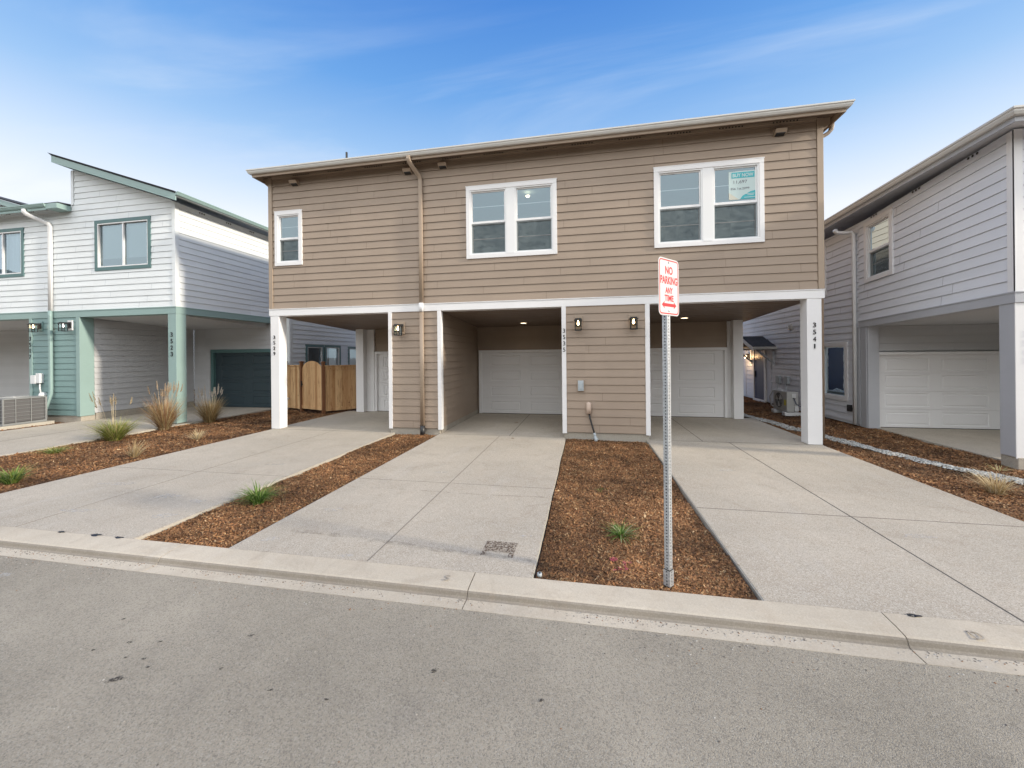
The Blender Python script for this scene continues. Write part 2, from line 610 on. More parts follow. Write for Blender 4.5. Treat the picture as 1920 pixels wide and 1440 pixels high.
def attrmat(name, rough=0.9, sub=0.0, transl=False):
    m, nt, b = newmat(name)
    a = N(nt, 'ShaderNodeVertexColor', layer_name='tint')
    nt.links.new(a.outputs[0], b.inputs['Base Color'])
    b.inputs['Roughness'].default_value = rough
    if transl:
        b.inputs['Specular IOR Level'].default_value = 0.3
        out = nt.nodes['Material Output']
        t = N(nt, 'ShaderNodeBsdfTranslucent')
        nt.links.new(a.outputs[0], t.inputs[0])
        mx = N(nt, 'ShaderNodeMixShader')
        mx.inputs[0].default_value = 0.3
        nt.links.new(b.outputs[0], mx.inputs[1])
        nt.links.new(t.outputs[0], mx.inputs[2])
        nt.links.new(mx.outputs[0], out.inputs[0])
    return m


M['chips'] = attrmat('bark_chip', 0.95)
M['blades'] = attrmat('grass_blade', 0.7, transl=True)
M['stones'] = attrmat('river_stone', 0.85)


def soil():
    m, nt, b = newmat('bark_dust_soil')
    p = pos(nt)
    a = noise_fac(nt, p, 55, 4, 0.7)
    g = noise_fac(nt, p, 1.1, 4)
    c = mixc(nt, mrange(nt, a, 0.35, 0.68), (0.05, 0.024, 0.013), (0.26, 0.125, 0.058))
    c = mixc(nt, mrange(nt, g, 0.35, 0.7, 0, 0.5), c, (0.085, 0.042, 0.024))
    nt.links.new(c, b.inputs['Base Color'])
    b.inputs['Roughness'].default_value = 0.97
    bump(nt, b, a, 0.8, 0.02)
    return m


M['soil'] = soil()


def cedar():
    m, nt, b = newmat('cedar_boards')
    p = pos(nt)
    s_ = N(nt, 'ShaderNodeSeparateXYZ')
    nt.links.new(p, s_.inputs[0])
    # one tone per board, boards about 14 cm wide measured along x+y
    mm = N(nt, 'ShaderNodeMath', operation='MULTIPLY_ADD')
    nt.links.new(s_.outputs[0], mm.inputs[0])
    mm.inputs[1].default_value = 1.0
    m2 = N(nt, 'ShaderNodeMath', operation='MULTIPLY')
    nt.links.new(s_.outputs[1], m2.inputs[0])
    m2.inputs[1].default_value = 0.45
    nt.links.new(m2.outputs[0], mm.inputs[2])
    fl = N(nt, 'ShaderNodeMath', operation='SNAP')
    nt.links.new(mm.outputs[0], fl.inputs[0])
    fl.inputs[1].default_value = 0.105
    wn_ = N(nt, 'ShaderNodeTexWhiteNoise', noise_dimensions='1D')
    nt.links.new(fl.outputs[0], wn_.inputs['W'])
    gr = noise_fac(nt, p, 5, 5, 0.65, stretch=(5, 5, 0.35), dist=1.2)
    c = mixc(nt, wn_.outputs[0], (0.72, 0.49, 0.26), (0.44, 0.235, 0.10))
    c = mixc(nt, mrange(nt, gr, 0.52, 0.64, 0, 0.8), c, (0.27, 0.105, 0.035))
    kn = N(nt, 'ShaderNodeTexVoronoi')
    kn.inputs['Scale'].default_value = 3.2
    nt.links.new(p, kn.inputs['Vector'])
    c = mixc(nt, mrange(nt, kn.outputs['Distance'], 0.07, 0.03), c, (0.06, 0.022, 0.01))
    nt.links.new(c, b.inputs['Base Color'])
    b.inputs['Roughness'].default_value = 0.8
    bump(nt, b, gr, 0.3, 0.004)
    return m


M['cedar'] = cedar()
M['cedar_post'] = paint('stained_cedar_post', (0.20, 0.085, 0.035), 0.75, 0.15, 0.3)
M['gravelbase'] = paint('grey_gravel_base', (0.30, 0.29, 0.27), 0.95, 0.2, 0.5, (60, 60, 60))


def vent_mesh_mat():
    m, nt, b = newmat('condenser_grille')
    p = pos(nt)
    w = N(nt, 'ShaderNodeTexWave', wave_type='BANDS', bands_direction='Z')
    w.inputs['Scale'].default_value = 14
    nt.links.new(p, w.inputs['Vector'])
    c = mixc(nt, w.outputs['Fac'], (0.05, 0.05, 0.055), (0.17, 0.17, 0.175))
    nt.links.new(c, b.inputs['Base Color'])
    b.inputs['Roughness'].default_value = 0.6
    return m


M['grille'] = vent_mesh_mat()
M['acgrey'] = paint('grey_condenser_enamel', (0.24, 0.25, 0.255), 0.45, 0.05, 0)
M['guard'] = paint('wire_guard_coating', (0.33, 0.34, 0.34), 0.45, 0.05, 0)

RNG = random.Random(7)

EXP = 0.1778


def lap(mb, F, a0, a1, z0, z1, openings=(), exp=EXP, seams=True, m=0, ms=1, slope=None, rng=RNG):
    """lap siding: every course leans out at its lower edge and throws its own thin shadow.
    slope: (fn) giving the top limit z at a; courses above it are cut."""
    z = z0
    k = 0
    while z < z1 - 1e-4:
        zt = min(z + exp, z1)
        cuts = sorted({z, zt} | {v for o in openings for v in (o[2], o[3]) if z < v < zt})
        for i in range(len(cuts) - 1):
            c0, c1 = cuts[i], cuts[i + 1]
            mid = (c0 + c1) / 2
            spans = [(a0, a1)]
            for o in openings:
                if o[2] < mid < o[3]:
                    ns = []
                    for s0, s1 in spans:
                        if o[1] <= s0 or o[0] >= s1:
                            ns.append((s0, s1)); continue
                        if o[0] > s0: ns.append((s0, o[0]))
                        if o[1] < s1: ns.append((o[1], s1))
                    spans = ns
            d0 = 0.022 - 0.017 * (c0 - z) / exp
            d1 = 0.022 - 0.017 * (c1 - z) / exp
            gap = .006 if (i == len(cuts) - 2 and zt < z1 - 1e-4) else 0.0
            for s0, s1 in spans:
                mb.face([F.p(s0, d0, c0), F.p(s1, d0, c0), F.p(s1, d1, c1 - gap), F.p(s0, d1, c1 - gap)], m)
                if i == 0:
                    mb.face([F.p(s0, -0.004, c0 + 0.001), F.p(s1, -0.004, c0 + 0.001), F.p(s1, d0, c0), F.p(s0, d0, c0)], m)
                if gap:
                    mb.face([F.p(s0, d1, c1 - gap), F.p(s1, d1, c1 - gap), F.p(s1, -0.004, c1 - gap), F.p(s0, -0.004, c1 - gap)], m)
                    mb.face([F.p(s0, -0.004, c1 - gap), F.p(s1, -0.004, c1 - gap), F.p(s1, -0.004, c1), F.p(s0, -0.004, c1)], m)
        if seams:
            a = a0 + rng.uniform(0.5, 3.4)
            while a < a1 - 0.15:
                if not any(o[0] - .1 < a < o[1] + .1 and o[2] < (z + zt) / 2 < o[3] for o in openings):
                    mb.face([F.p(a, 0.0226, z + .002), F.p(a + .008, 0.0226, z + .002), F.p(a + .008, 0.0072, zt - .012), F.p(a, 0.0072, zt - .012)], ms)
                a += rng.uniform(2.0, 3.66)
        z = zt
        k += 1


def wall_backing(mb, F, a0, a1, z0, z1, openings=(), d0=-0.14, d1=-0.006, m=0):
    """solid wall core cut around rectangular openings"""
    xs = sorted({a0, a1} | {v for o in openings for v in (o[0], o[1]) if a0 < v < a1})
    for i in range(len(xs) - 1):
        x0, x1 = xs[i], xs[i + 1]
        segs = [(z0, z1)]
        for o in openings:
            if o[0] < (x0 + x1) / 2 < o[1]:
                ns = []
                for s0, s1 in segs:
                    if o[3] <= s0 or o[2] >= s1:
                        ns.append((s0, s1)); continue
                    if o[2] > s0: ns.append((s0, o[2]))
                    if o[3] < s1: ns.append((o[3], s1))
                segs = ns
        for s0, s1 in segs:
            mb.fbox(F, x0, x1, d0, d1, s0, s1, m)


def clip_above(o, p, n):
    """remove everything on the +n side of the plane (world coordinates)"""
    off = worldloc(o)
    bm = bmesh.new(); bm.from_mesh(o.data)
    bmesh.ops.bisect_plane(bm, geom=bm.verts[:] + bm.edges[:] + bm.faces[:], dist=1e-5,
                           plane_co=Vector(p) - off, plane_no=Vector(n), clear_outer=True)
    bm.to_mesh(o.data); bm.free()


def ring(mb, F, a0, a1, z0, z1, w, d0, d1, m=0):
    """rectangular frame built of butted members, w = member width"""
    mb.fbox(F, a0, a1, d0, d1, z1 - w, z1, m)
    mb.fbox(F, a0, a1, d0, d1, z0, z0 + w, m)
    mb.fbox(F, a0, a0 + w, d0, d1 - .001, z0 + w, z1 - w, m)
    mb.fbox(F, a1 - w, a1, d0, d1 - .001, z0 + w, z1 - w, m)


def room(parent, F, a0, a1, z0, z1, depth=2.6, mg=.7):
    """plain lit-by-daylight room behind a window"""
    mb = MB()
    A0, A1, Z0, Z1 = a0 - mg, a1 + mg, z0 - .75, z1 + .35
    d0, d1 = -0.15, -depth
    P = F.p
    mb.face([P(A0, d1, Z0), P(A1, d1, Z0), P(A1, d1, Z1), P(A0, d1, Z1)], 0)
    mb.face([P(A0, d0, Z0), P(A0, d1, Z0), P(A0, d1, Z1), P(A0, d0, Z1)], 0)
    mb.face([P(A1, d0, Z0), P(A1, d1, Z0), P(A1, d1, Z1), P(A1, d0, Z1)], 0)
    mb.face([P(A0, d0, Z1), P(A1, d0, Z1), P(A1, d1, Z1), P(A0, d1, Z1)], 0)
    mb.face([P(A0, d0, Z0), P(A1, d0, Z0), P(A1, d1, Z0), P(A0, d1, Z0)], 1)
    return mb.build('room_interior', [M['interior'], M['interior_floor']], parent, norm=False)


def hung_window(parent, F, a0, a1, z0, z1, bays, casing, frame, cw=0.09, mullion=0.20, cross=False, screen=True, label=None):
    """double-hung window: casing, bays each with upper and lower sash, thin bars, panes, insect screen"""
    mb = MB()
    ring(mb, F, a0, a1, z0, z1, cw, 0.003, 0.042, 0)
    mb.fbox(F, a0 - .012, a1 + .012, 0.003, 0.046, z1, z1 + .018, 0)
    w = mb.build('window', casing, parent, bevel=0.003)
    if label: w['label'] = label
    ia0, ia1, iz0, iz1 = a0 + cw, a1 - cw, z0 + cw, z1 - cw
    n = bays
    bw = (ia1 - ia0 - mullion * (n - 1)) / n
    fr = MB(); up = MB(); lo = MB(); sc = MB(); sf = MB()
    zm = (iz0 + iz1) / 2 + 0.005
    for k in range(n):
        b0 = ia0 + k * (bw + mullion); b1 = b0 + bw
        ring(fr, F, b0, b1, iz0, iz1, 0.030, -0.115, 0.026)
        if k < n - 1:
            fr.fbox(F, b1, b1 + mullion, -0.115, 0.032, iz0, iz1)
            fr.fbox(F, b1 + .012, b1 + mullion - .012, 0.032, 0.046, iz0 - .012, iz0 + .03)
        c0, c1 = b0 + .030, b1 - .030
        # upper sash (outer) and lower sash (inner)
        ring(fr, F, c0, c1, zm - .022, iz1 - .030, 0.028, -0.045, -0.008)
        fr.fbox(F, c0, c1, -0.040, 0.004, zm - .030, zm + .022)
        ring(fr, F, c0, c1, iz0 + .030, zm - .022, 0.030, -0.085, -0.050)
        um = (zm + iz1) / 2 - .01
        lm = (iz0 + zm) / 2
        fr.fbox(F, c0 + .028, c1 - .028, -0.033, -0.024, um - .009, um + .009)
        fr.fbox(F, c0 + .030, c1 - .030, -0.060, -0.050, lm - .010, lm + .010)
        if cross:
            cm_ = (c0 + c1) / 2
            fr.fbox(F, cm_ - .009, cm_ + .009, -0.032, -0.023, zm, iz1 - .05)
        up.face([F.p(c0 + .02, -0.021, zm), F.p(c1 - .02, -0.021, zm), F.p(c1 - .02, -0.021, iz1 - .05), F.p(c0 + .02, -0.021, iz1 - .05)])
        lo.face([F.p(c0 + .02, -0.062, iz0 + .05), F.p(c1 - .02, -0.062, iz0 + .05), F.p(c1 - .02, -0.062, zm), F.p(c0 + .02, -0.062, zm)])
        if screen:
            ring(sf, F, c0 + .002, c1 - .002, iz0 + .034, zm - .034, 0.016, -0.030, -0.014)
            sc.face([F.p(c0 + .012, -0.022, iz0 + .045), F.p(c1 - .012, -0.022, iz0 + .045), F.p(c1 - .012, -0.022, zm - .045), F.p(c0 + .012, -0.022, zm - .045)])
    fr.build('sash', frame, w, bevel=0.002)
    up.build('upper_pane', M['glass'], w, norm=False)
    lo.build('lower_pane', M['glass'], w, norm=False)
    if screen:
        sf.build('screen_frame', M['greybox'], w)
        sc.build('insect_screen', M['screen'], w, norm=False)
    return w


def slider_window(parent, F, a0, a1, z0, z1, casing, cw=0.10, split=0.5, fixed=False, name='window', label=None, blinds=None):
    mb = MB()
    ring(mb, F, a0, a1, z0, z1, cw, 0.003, 0.036)
    w = mb.build(name, casing, parent, bevel=0.003)
    if label: w['label'] = label
    b0, b1, c0, c1 = a0 + cw, a1 - cw, z0 + cw, z1 - cw
    fr = MB(); pn = MB()
    ring(fr, F, b0, b1, c0, c1, 0.032, -0.11, 0.028)
    if not fixed:
        sm = b0 + (b1 - b0) * split
        fr.fbox(F, sm - .025, sm + .025, -0.07, 0.010, c0 + .032, c1 - .032)
    pn.face([F.p(b0 + .03, -.03, c0 + .03), F.p(b1 - .03, -.03, c0 + .03), F.p(b1 - .03, -.03, c1 - .03), F.p(b0 + .03, -.03, c1 - .03)])
    fr.build('sash', M['vinyl'], w, bevel=0.002)
    pn.build('pane', M['glass'], w, norm=False)
    if blinds == 'slats':
        bl = MB()
        z = c1 - .06
        while z > c0 + (c1 - c0) * .22:
            bl.face([F.p(b0 + .04, -.10, z), F.p(b1 - .04, -.10, z), F.p(b1 - .04, -.125, z - .032), F.p(b0 + .04, -.125, z - .032)])
            z -= .036
        bl.build('blind', M['blind'], w, norm=False)
    elif blinds == 'curtain':
        bl = MB()
        n = 60
        prev = None
        for i in range(n + 1):
            a = b0 + .04 + (b1 - b0 - .08) * i / n
            d = -.13 + .02 * math.sin(i * 1.3) + .008 * math.sin(i * 2.9)
            if prev:
                bl.face([F.p(prev[0], prev[1], c0 + .05), F.p(a, d, c0 + .05), F.p(a, d, c1 - .05), F.p(prev[0], prev[1], c1 - .05)])
            prev = (a, d)
        bl.build('curtain', M['fabric'], w, norm=False)
    return w


def garage_door(parent, F, x0, x1, ztop, cols, rows, mat, trim, tw=0.085, name='garage_door', label=None):
    """sectional door with pressed panels; cols/rows list the pressed rectangles"""
    mb = MB()
    nx = sorted({x0, x1} | {v for c in cols for v in c})
    sect = [0.012 + (ztop - .012) * k / 4 for k in range(5)]
    for k in range(4):
        s0, s1 = sect[k] + .003, sect[k + 1] - .003
        r = rows[k]
        zs = [s0, r[0], r[1], s1]
        for j in range(3):
            for i in range(len(nx) - 1):
                xa, xb = nx[i], nx[i + 1]
                pressed = j == 1 and any(abs(xa - c[0]) < 1e-6 for c in cols)
                if not pressed:
                    mb.face([F.p(xa, 0, zs[j]), F.p(xb, 0, zs[j]), F.p(xb, 0, zs[j + 1]), F.p(xa, 0, zs[j + 1])])
                else:
                    loops = []
                    for ins, d in ((0, 0), (.014, -.013), (.034, -.013), (.052, -.003)):
                        loops.append([F.p(xa + ins, d, zs[1] + ins), F.p(xb - ins, d, zs[1] + ins), F.p(xb - ins, d, zs[2] - ins), F.p(xa + ins, d, zs[2] - ins)])
                    for q in range(3):
                        for e in range(4):
                            mb.face([loops[q][e], loops[q][(e + 1) % 4], loops[q + 1][(e + 1) % 4], loops[q + 1][e]])
                    mb.face(loops[3])
        # rebated joint under each section
        mb.face([F.p(x0, -.008, s0 - .006), F.p(x1, -.008, s0 - .006), F.p(x1, 0, s0), F.p(x0, 0, s0)])
    d = mb.build(name, mat, parent)
    if label: d['label'] = label
    t = MB()
    t.fbox(F, x0 - tw, x0, -0.02, 0.075, 0.012, ztop)
    t.fbox(F, x1, x1 + tw, -0.02, 0.075, 0.012, ztop)
    t.fbox(F, x0 - tw, x1 + tw, -0.02, 0.078, ztop, ztop + tw)
    t.fbox(F, x0, x0 + .02, 0.0, 0.02, 0.012, ztop)
    t.fbox(F, x1 - .02, x1, 0.0, 0.02, 0.012, ztop)
    t.build('door_trim', trim, d, bevel=0.003)
    s = MB()
    s.fbox(F, x0, x1, -0.02, 0.004, 0.0, 0.013)
    s.build('bottom_seal', M['black'], d)
    return d


def sweep_path(mb, path, prof, m=0):
    """path: list of (x, y) with outward side on the right-hand side; prof: (offset outwards, z). mitred corners"""
    n = len(path)
    offs = []
    for i in range(n):
        dirs = []
        if i > 0: dirs.append((Vector(path[i]) - Vector(path[i - 1])).normalized())
        if i < n - 1: dirs.append((Vector(path[i + 1]) - Vector(path[i])).normalized())
        nr = [Vector((d.y, -d.x)) for d in dirs]
        if len(nr) == 1:
            offs.append(nr[0])
        else:
            b = (nr[0] + nr[1]).normalized()
            offs.append(b / max(.3, b.dot(nr[0])))
    i0 = len(mb.v); k = len(prof)
    for i in range(n):
        for o, z in prof:
            mb.v.append((path[i][0] + offs[i].x * o, path[i][1] + offs[i].y * o, z))
    for i in range(n - 1):
        for j in range(k):
            j2 = (j + 1) % k
            mb.f.append((i0 + i * k + j, i0 + i * k + j2, i0 + (i + 1) * k + j2, i0 + (i + 1) * k + j)); mb.m.append(m)
    mb.f.append(tuple(i0 + j for j in range(k))); mb.m.append(m)
    mb.f.append(tuple(i0 + (n - 1) * k + j for j in range(k - 1, -1, -1))); mb.m.append(m)


def gutter_prof(z, h=0.098, w=0.095):
    """K-style gutter hanging on a fascia; z = top edge"""
    return [(0.0, z), (0.0, z - h), (w * .55, z - h), (w * .62, z - h + .008), (w * .80, z - h * .62), (w * .82, z - h * .42), (w * .98, z - h * .30), (w, z - h * .25),
            (w, z - .004), (w, z), (w - .014, z + .002), (w - .014, z - .012), (.012, z - .012), (.012, z)]


FONT_CACHE = {}


def text_obj(txt, F, ac, zc_, width, height, d, mat, parent, name='lettering', bold=0.0, thick=0.003):
    """flat lettering fitted into width x height, centred on (ac, zc_) of a wall frame"""
    cu = bpy.data.curves.new('txt', 'FONT')
    cu.body = txt
    cu.extrude = 0.5
    cu.offset = bold
    ob = bpy.data.objects.new('txt', cu)
    COL.objects.link(ob)
    dg = bpy.context.evaluated_depsgraph_get()
    me = bpy.data.meshes.new_from_object(ob.evaluated_get(dg))
    bpy.data.objects.remove(ob)
    bpy.data.curves.remove(cu)
    n = len(me.vertices)
    co = np.empty(n * 3); me.vertices.foreach_get('co', co); co = co.reshape(-1, 3)
    lo_, hi_ = co.min(0), co.max(0)
    if width is None: width = height * (hi_[0] - lo_[0]) / max(1e-6, hi_[1] - lo_[1])
    off = worldloc(parent)
    out = []
    for x, y, z in co:
        a = ac + ((x - lo_[0]) / (hi_[0] - lo_[0]) - .5) * width
        zz = zc_ + ((y - lo_[1]) / (hi_[1] - lo_[1]) - .5) * height
        p = F.p(a, d + (thick if z > 0 else 0.0), zz) - off
        out += [p.x, p.y, p.z]
    me.vertices.foreach_set('co', out)
    me.materials.clear(); me.materials.append(mat)
    me.name = name
    o = bpy.data.objects.new(name, me)
    o.parent = parent
    COL.objects.link(o)
    return o


def house_number(parent, F, digits, ac, ztop, pitch=0.143, h=0.092):
    root = None
    mb = MB()
    objs = []
    for k, c in enumerate(digits):
        w = h * (0.22 if c == '1' else 0.56)
        o = text_obj(c, F, ac, ztop - h / 2 - k * pitch, w, h, 0.004, M['number'], parent, 'house_number', bold=0.0, thick=0.012)
        objs.append(o)
    # one part: join the digits into one mesh
    bm = bmesh.new()
    for o in objs:
        bm.from_mesh(o.data)
    me = bpy.data.meshes.new('house_number'); bm.to_mesh(me); bm.free()
    me.materials.append(M['number'])
    for o in objs[1:]:
        bpy.data.objects.remove(o)
    objs[0].data = me
    objs[0].name = 'house_number'
    return objs[0]


def wall_lantern(parent, F, a, z, plate, lit=True, arm=0.10):
    """square box lantern under a flat cap, on a mounting block"""
    K = 1.32
    F0, a_, z_ = F, a, z

    class SF:
        n = F0.n
        def p(s, aa, d, zz): return F0.p(a_ + (aa - a_) * K, d * K, z_ + (zz - z_) * K)
    F = SF()
    mb = MB()
    mb.fbox(F, a - .065, a + .075, 0.002, 0.034, z - .10, z + .13)
    w = mb.build('wall_lantern', plate, parent, bevel=0.004)
    b = MB()
    b.fbox(F, a - .045, a + .055, 0.034, 0.052, z - .05, z + .085)
    b.fbox(F, a - .012, a + .012, 0.052, arm, z + .035, z + .06)
    c = arm + .045
    b.fbox(F, a - .068, a + .068, c - .068, c + .068, z + .04, z + .052)
    b.fbox(F, a - .050, a + .050, c - .050, c + .050, z + .052, z + .075)
    for sx in (-1, 1):
        for sy in (-1, 1):
            b.fbox(F, a + sx * .05 - .006, a + sx * .05 + .006, c + sy * .05 - .006, c + sy * .05 + .006, z - .125, z + .04)
    ring_z = z - .13
    b.fbox(F, a - .056, a + .056, c - .056, c - .044, ring_z, ring_z + .012)
    b.fbox(F, a - .056, a + .056, c + .044, c + .056, ring_z, ring_z + .012)
    b.fbox(F, a - .056, a - .044, c - .044, c + .044, ring_z, ring_z + .012)
    b.fbox(F, a + .044, a + .056, c - .044, c + .044, ring_z, ring_z + .012)
    b.build('lamp_frame', M['black'], w)
    g = MB()
    for sx in (-1, 1):
        g.face([F.p(a + sx * .047, c - .044, z - .12), F.p(a + sx * .047, c + .044, z - .12), F.p(a + sx * .047, c + .044, z + .04), F.p(a + sx * .047, c - .044, z + .04)])
        g.face([F.p(a - .044, c + sx * .047, z - .12), F.p(a + .044, c + sx * .047, z - .12), F.p(a + .044, c + sx * .047, z + .04), F.p(a - .044, c + sx * .047, z + .04)])
    g.build('lamp_glass', M['lampglass'], w, norm=False)
    u = MB()
    u.lathe(F.p(a, c, z + .045), [(.0001, 0), (.014, -.002), (.014, -.03), (.012, -.036), (.02, -.055), (.026, -.075), (.022, -.095), (.010, -.108), (.0001, -.112)], 12)
    u.build('bulb', M['bulb'] if lit else M['bulb_soft'], w, smooth=True)
    return w


def vent_hood(parent, F, a, z, mat):
    mb = MB()
    P = F.p
    w, h = .105, .075
    mb.hexa([P(a - w, 0.005, z - h), P(a + w, 0.005, z - h), P(a + w, 0.10, z - h + .03), P(a - w, 0.10, z - h + .03),
             P(a - w, 0.005, z + h), P(a + w, 0.005, z + h), P(a + w, 0.155, z + h - .055), P(a - w, 0.155, z + h - .055)])
    v = mb.build('vent_hood', mat, parent, bevel=0.004)
    k = MB()
    k.hexa([P(a - w + .02, 0.02, z - h - .004), P(a + w - .02, 0.02, z - h - .004), P(a + w - .02, 0.102, z - h + .022), P(a - w + .02, 0.102, z - h + .022),
            P(a - w + .02, 0.02, z - h + .002), P(a + w - .02, 0.02, z - h + .002), P(a + w - .02, 0.104, z - h + .034), P(a - w + .02, 0.104, z - h + .034)])
    k.build('opening', M['black'], v)
    return v


def downspout(parent, F, a, pts, mat, w=0.10, t=0.07, name='downspout'):
    """pts: list of (a, d, z)"""
    mb = MB()
    mb.tube([F.p(*p) for p in pts], 0, 16, rect=(w, t))
    return mb.build(name, mat, parent, smooth=True)


def holes_row(mb, F, a_list, d, z, r=0.021):
    for a in a_list:
        c = F.p(a, d, z)
        n = F.n
        mb.lathe(c, [(r, 0), (r, .004)], 10, axis=n)

# ================================================================== SETTING
def struct(mb, name, mats, **kw):
    o = mb.build(name, mats, None, **kw)
    o['kind'] = 'structure'
    return o


g = MB()
g.face([(-900, -900, -0.16), (900, -900, -0.16), (900, 900, -0.16), (-900, 900, -0.16)])
struct(g, 'ground', M['soil'])
V_ = []; F_ = []
nh = 120
rows_h = ((70, 0.0), (84, .45), (100, .8), (125, 1.0), (190, .7), (300, .0))
for k in range(nh + 1):
    an = math.radians(-100 + 200 * k / nh)
    hgt = 27 + 9 * mnoise.noise(Vector((math.sin(an) * 2.2, math.cos(an) * 2.2, .3))) + 3 * mnoise.noise(Vector((an * 9, 1, 2)))
    hgt *= min(1, (100 - abs(math.degrees(an))) / 35)
    for r, f in rows_h:
        V_.append((math.sin(an) * r, -math.cos(an) * r, -.5 + hgt * f + (2.2 * mnoise.noise(Vector((an * 40, r * .1, 5))) if 0 < f else 0)))
nr_ = len(rows_h)
for k in range(nh):
    for j in range(nr_ - 1):
        a_ = k * nr_ + j
        F_.append((a_, a_ + 1, a_ + nr_ + 1, a_ + nr_))
M['hill'] = paint('wooded_hillside', (0.06, 0.085, 0.035), 0.95, 0.4, 0.5, (1, 1, 1))
hill = bpy.data.meshes.new('hills'); hill.from_pydata(V_, [], F_); hill.materials.append(M['hill'])
ho = bpy.data.objects.new('hills', hill); COL.objects.link(ho); ho['kind'] = 'structure'
s_ = MB()
s_.box(-80, 80, -7.5, 2.835, -0.15, -0.072)
street = struct(s_, 'street', M['asphalt'])

# rolled kerb with its gutter pan, cast in three metre lengths
kerb_prof = [(3.212, -.15), (3.212, 0.0), (3.205, 0.005), (3.08, -.004), (3.00, -.014), (2.984, -.020), (2.974, -.031), (2.968, -.058), (2.960, -.066), (2.948, -.069), (2.83, -.070), (2.83, -.15)]
kb = MB()
kx = [-3.985 + 3.03 * (k - 12) + .012 * math.sin(k * 2.1) for k in range(26)]
for k in range(len(kx) - 1):
    kb.prism(kerb_prof, lambda p, t: (t, p[0], p[1]), kx[k] + .004, kx[k + 1] - .004)
M['grime_and_shade'] = concrete('grimy_shaded_kerb_face', (0.27, 0.24, 0.20), 0.12, (0.15, 0.13, 0.11), 90, 0.1, 0.4)  # face colour holds dirt plus painted-in occlusion shade
for k in range(len(kb.f)):
    ys_ = [kb.v[i][1] for i in kb.f[k]]
    if len(kb.f[k]) == 4 and max(ys_) < 2.99 and min(ys_) > 2.945: kb.m[k] = 1
kerb = struct(kb, 'kerb', [M['curbcrete'], M['grime_and_shade']])
jb = MB()
for k in kx[1:-1]:
    jb.prism([(3.208, -.14), (3.208, -.006), (3.00, -.022), (2.975, -.045), (2.958, -.074), (2.832, -.078), (2.832, -.14)], lambda p, t: (t, p[0], p[1]), k - .006, k + .006)
jb.build('kerb_joint', M['joint'], kerb)
FG = Fr(0, 0, 1, 0, 0, 1)


class FlatFr:
    """text laid on the ground: a = x, z = y, d = up"""
    def __init__(s, z): s.z = z
    def p(s, a, d, z): return Vector((a, z, s.z + d))


M['stamp'] = paint('stamped_mark', (0.36, 0.32, 0.27), 0.9, 0.1, 0)
text_obj('S', FlatFr(.002), -1.16, 3.095, .045, .075, 0, M['stamp'], kerb, 'stamped_letter', thick=.002)
text_obj('D', FlatFr(.001), 2.51, 3.06, .06, .075, 0, M['stamp'], kerb, 'stamped_letter', thick=.002)


def slab(name, x0, x1, y0, y1, z=0.0, joints=(), hjoints=(), light=False):
    mb = MB()
    mb.box(x0 + .012, x1 - .012, y0, y1, z - .14, z - .0005, 0)
    # tooled, lighter margins
    for xa, xb in ((x0, x0 + .012), (x1 - .012, x1)):
        mb.box(xa, xb, y0, y1, z - .14, z - .004, 1)
    o = struct(mb, name, [M['concrete'], M['edgecrete']], norm=False)
    j = MB()
    for x in joints:
        j.box(x - .006, x + .006, y0 + .01, y1 - .01, z - .02, z + .0015)
    for y in hjoints:
        j.box(x0 + .02, x1 - .02, y - .004, y + .004, z - .02, z + .0012)
    if joints or hjoints:
        j.build('control_joint', M['joint_light'] if light else M['joint'], o)
    return o


dA = slab('driveway', -8.10, -4.62, 3.216, 8.825, joints=(-6.3,), hjoints=(5.32,), light=True)
dB = slab('driveway', -3.47, -0.45, 3.216, 8.825, joints=(-1.975,), hjoints=(5.42,), light=True)
dC = slab('driveway', 1.30, 4.70, 3.216, 8.825, joints=(2.95,), hjoints=(5.03,))
fA = slab('garage_apron', -8.14, -4.80, 8.84, 12.22)
fB = slab('garage_apron', -3.60, -0.48, 8.84, 12.24, joints=(-1.75,))
fC = slab('garage_apron', 1.35, 4.72, 8.84, 12.24, joints=(2.45,))
dL = slab('driveway', -15.20, -11.30, 3.216, 12.62, joints=(-13.3,), hjoints=(5.3, 9.2))
dLL = slab('driveway', -34.0, -17.4, 3.216, 12.6, hjoints=(5.3, 9.0))
dR = slab('driveway', 7.02, 10.2, 7.62, 11.12)
dR2 = slab('driveway', 7.42, 10.2, 3.216, 7.60)
ex = MB()
ex.box(-8.05, -4.8, 8.822, 8.842, -.05, .002)
ex.box(-3.5, -0.5, 8.822, 8.842, -.05, .002)
ex.box(1.35, 4.65, 8.822, 8.842, -.05, .002)
ex.build('expansion_joint', M['joint_light'], dB)


def blob(mb, x, y, r, z, rng, asp=1.0, ang=0.0, n=18, t=.0015, m=0):
    ph = [rng.uniform(0, 6.28) for _ in range(4)]
    pts = []
    for k in range(n):
        a = 2 * math.pi * k / n
        rr = r * (1 + .22 * math.sin(2 * a + ph[0]) + .16 * math.sin(3 * a + ph[1]) + .10 * math.sin(5 * a + ph[2]))
        u, v = rr * math.cos(a), rr * math.sin(a) * asp
        pts.append((x + u * math.cos(ang) - v * math.sin(ang), y + u * math.sin(ang) + v * math.cos(ang), z + t))
    mb.face(pts, m)


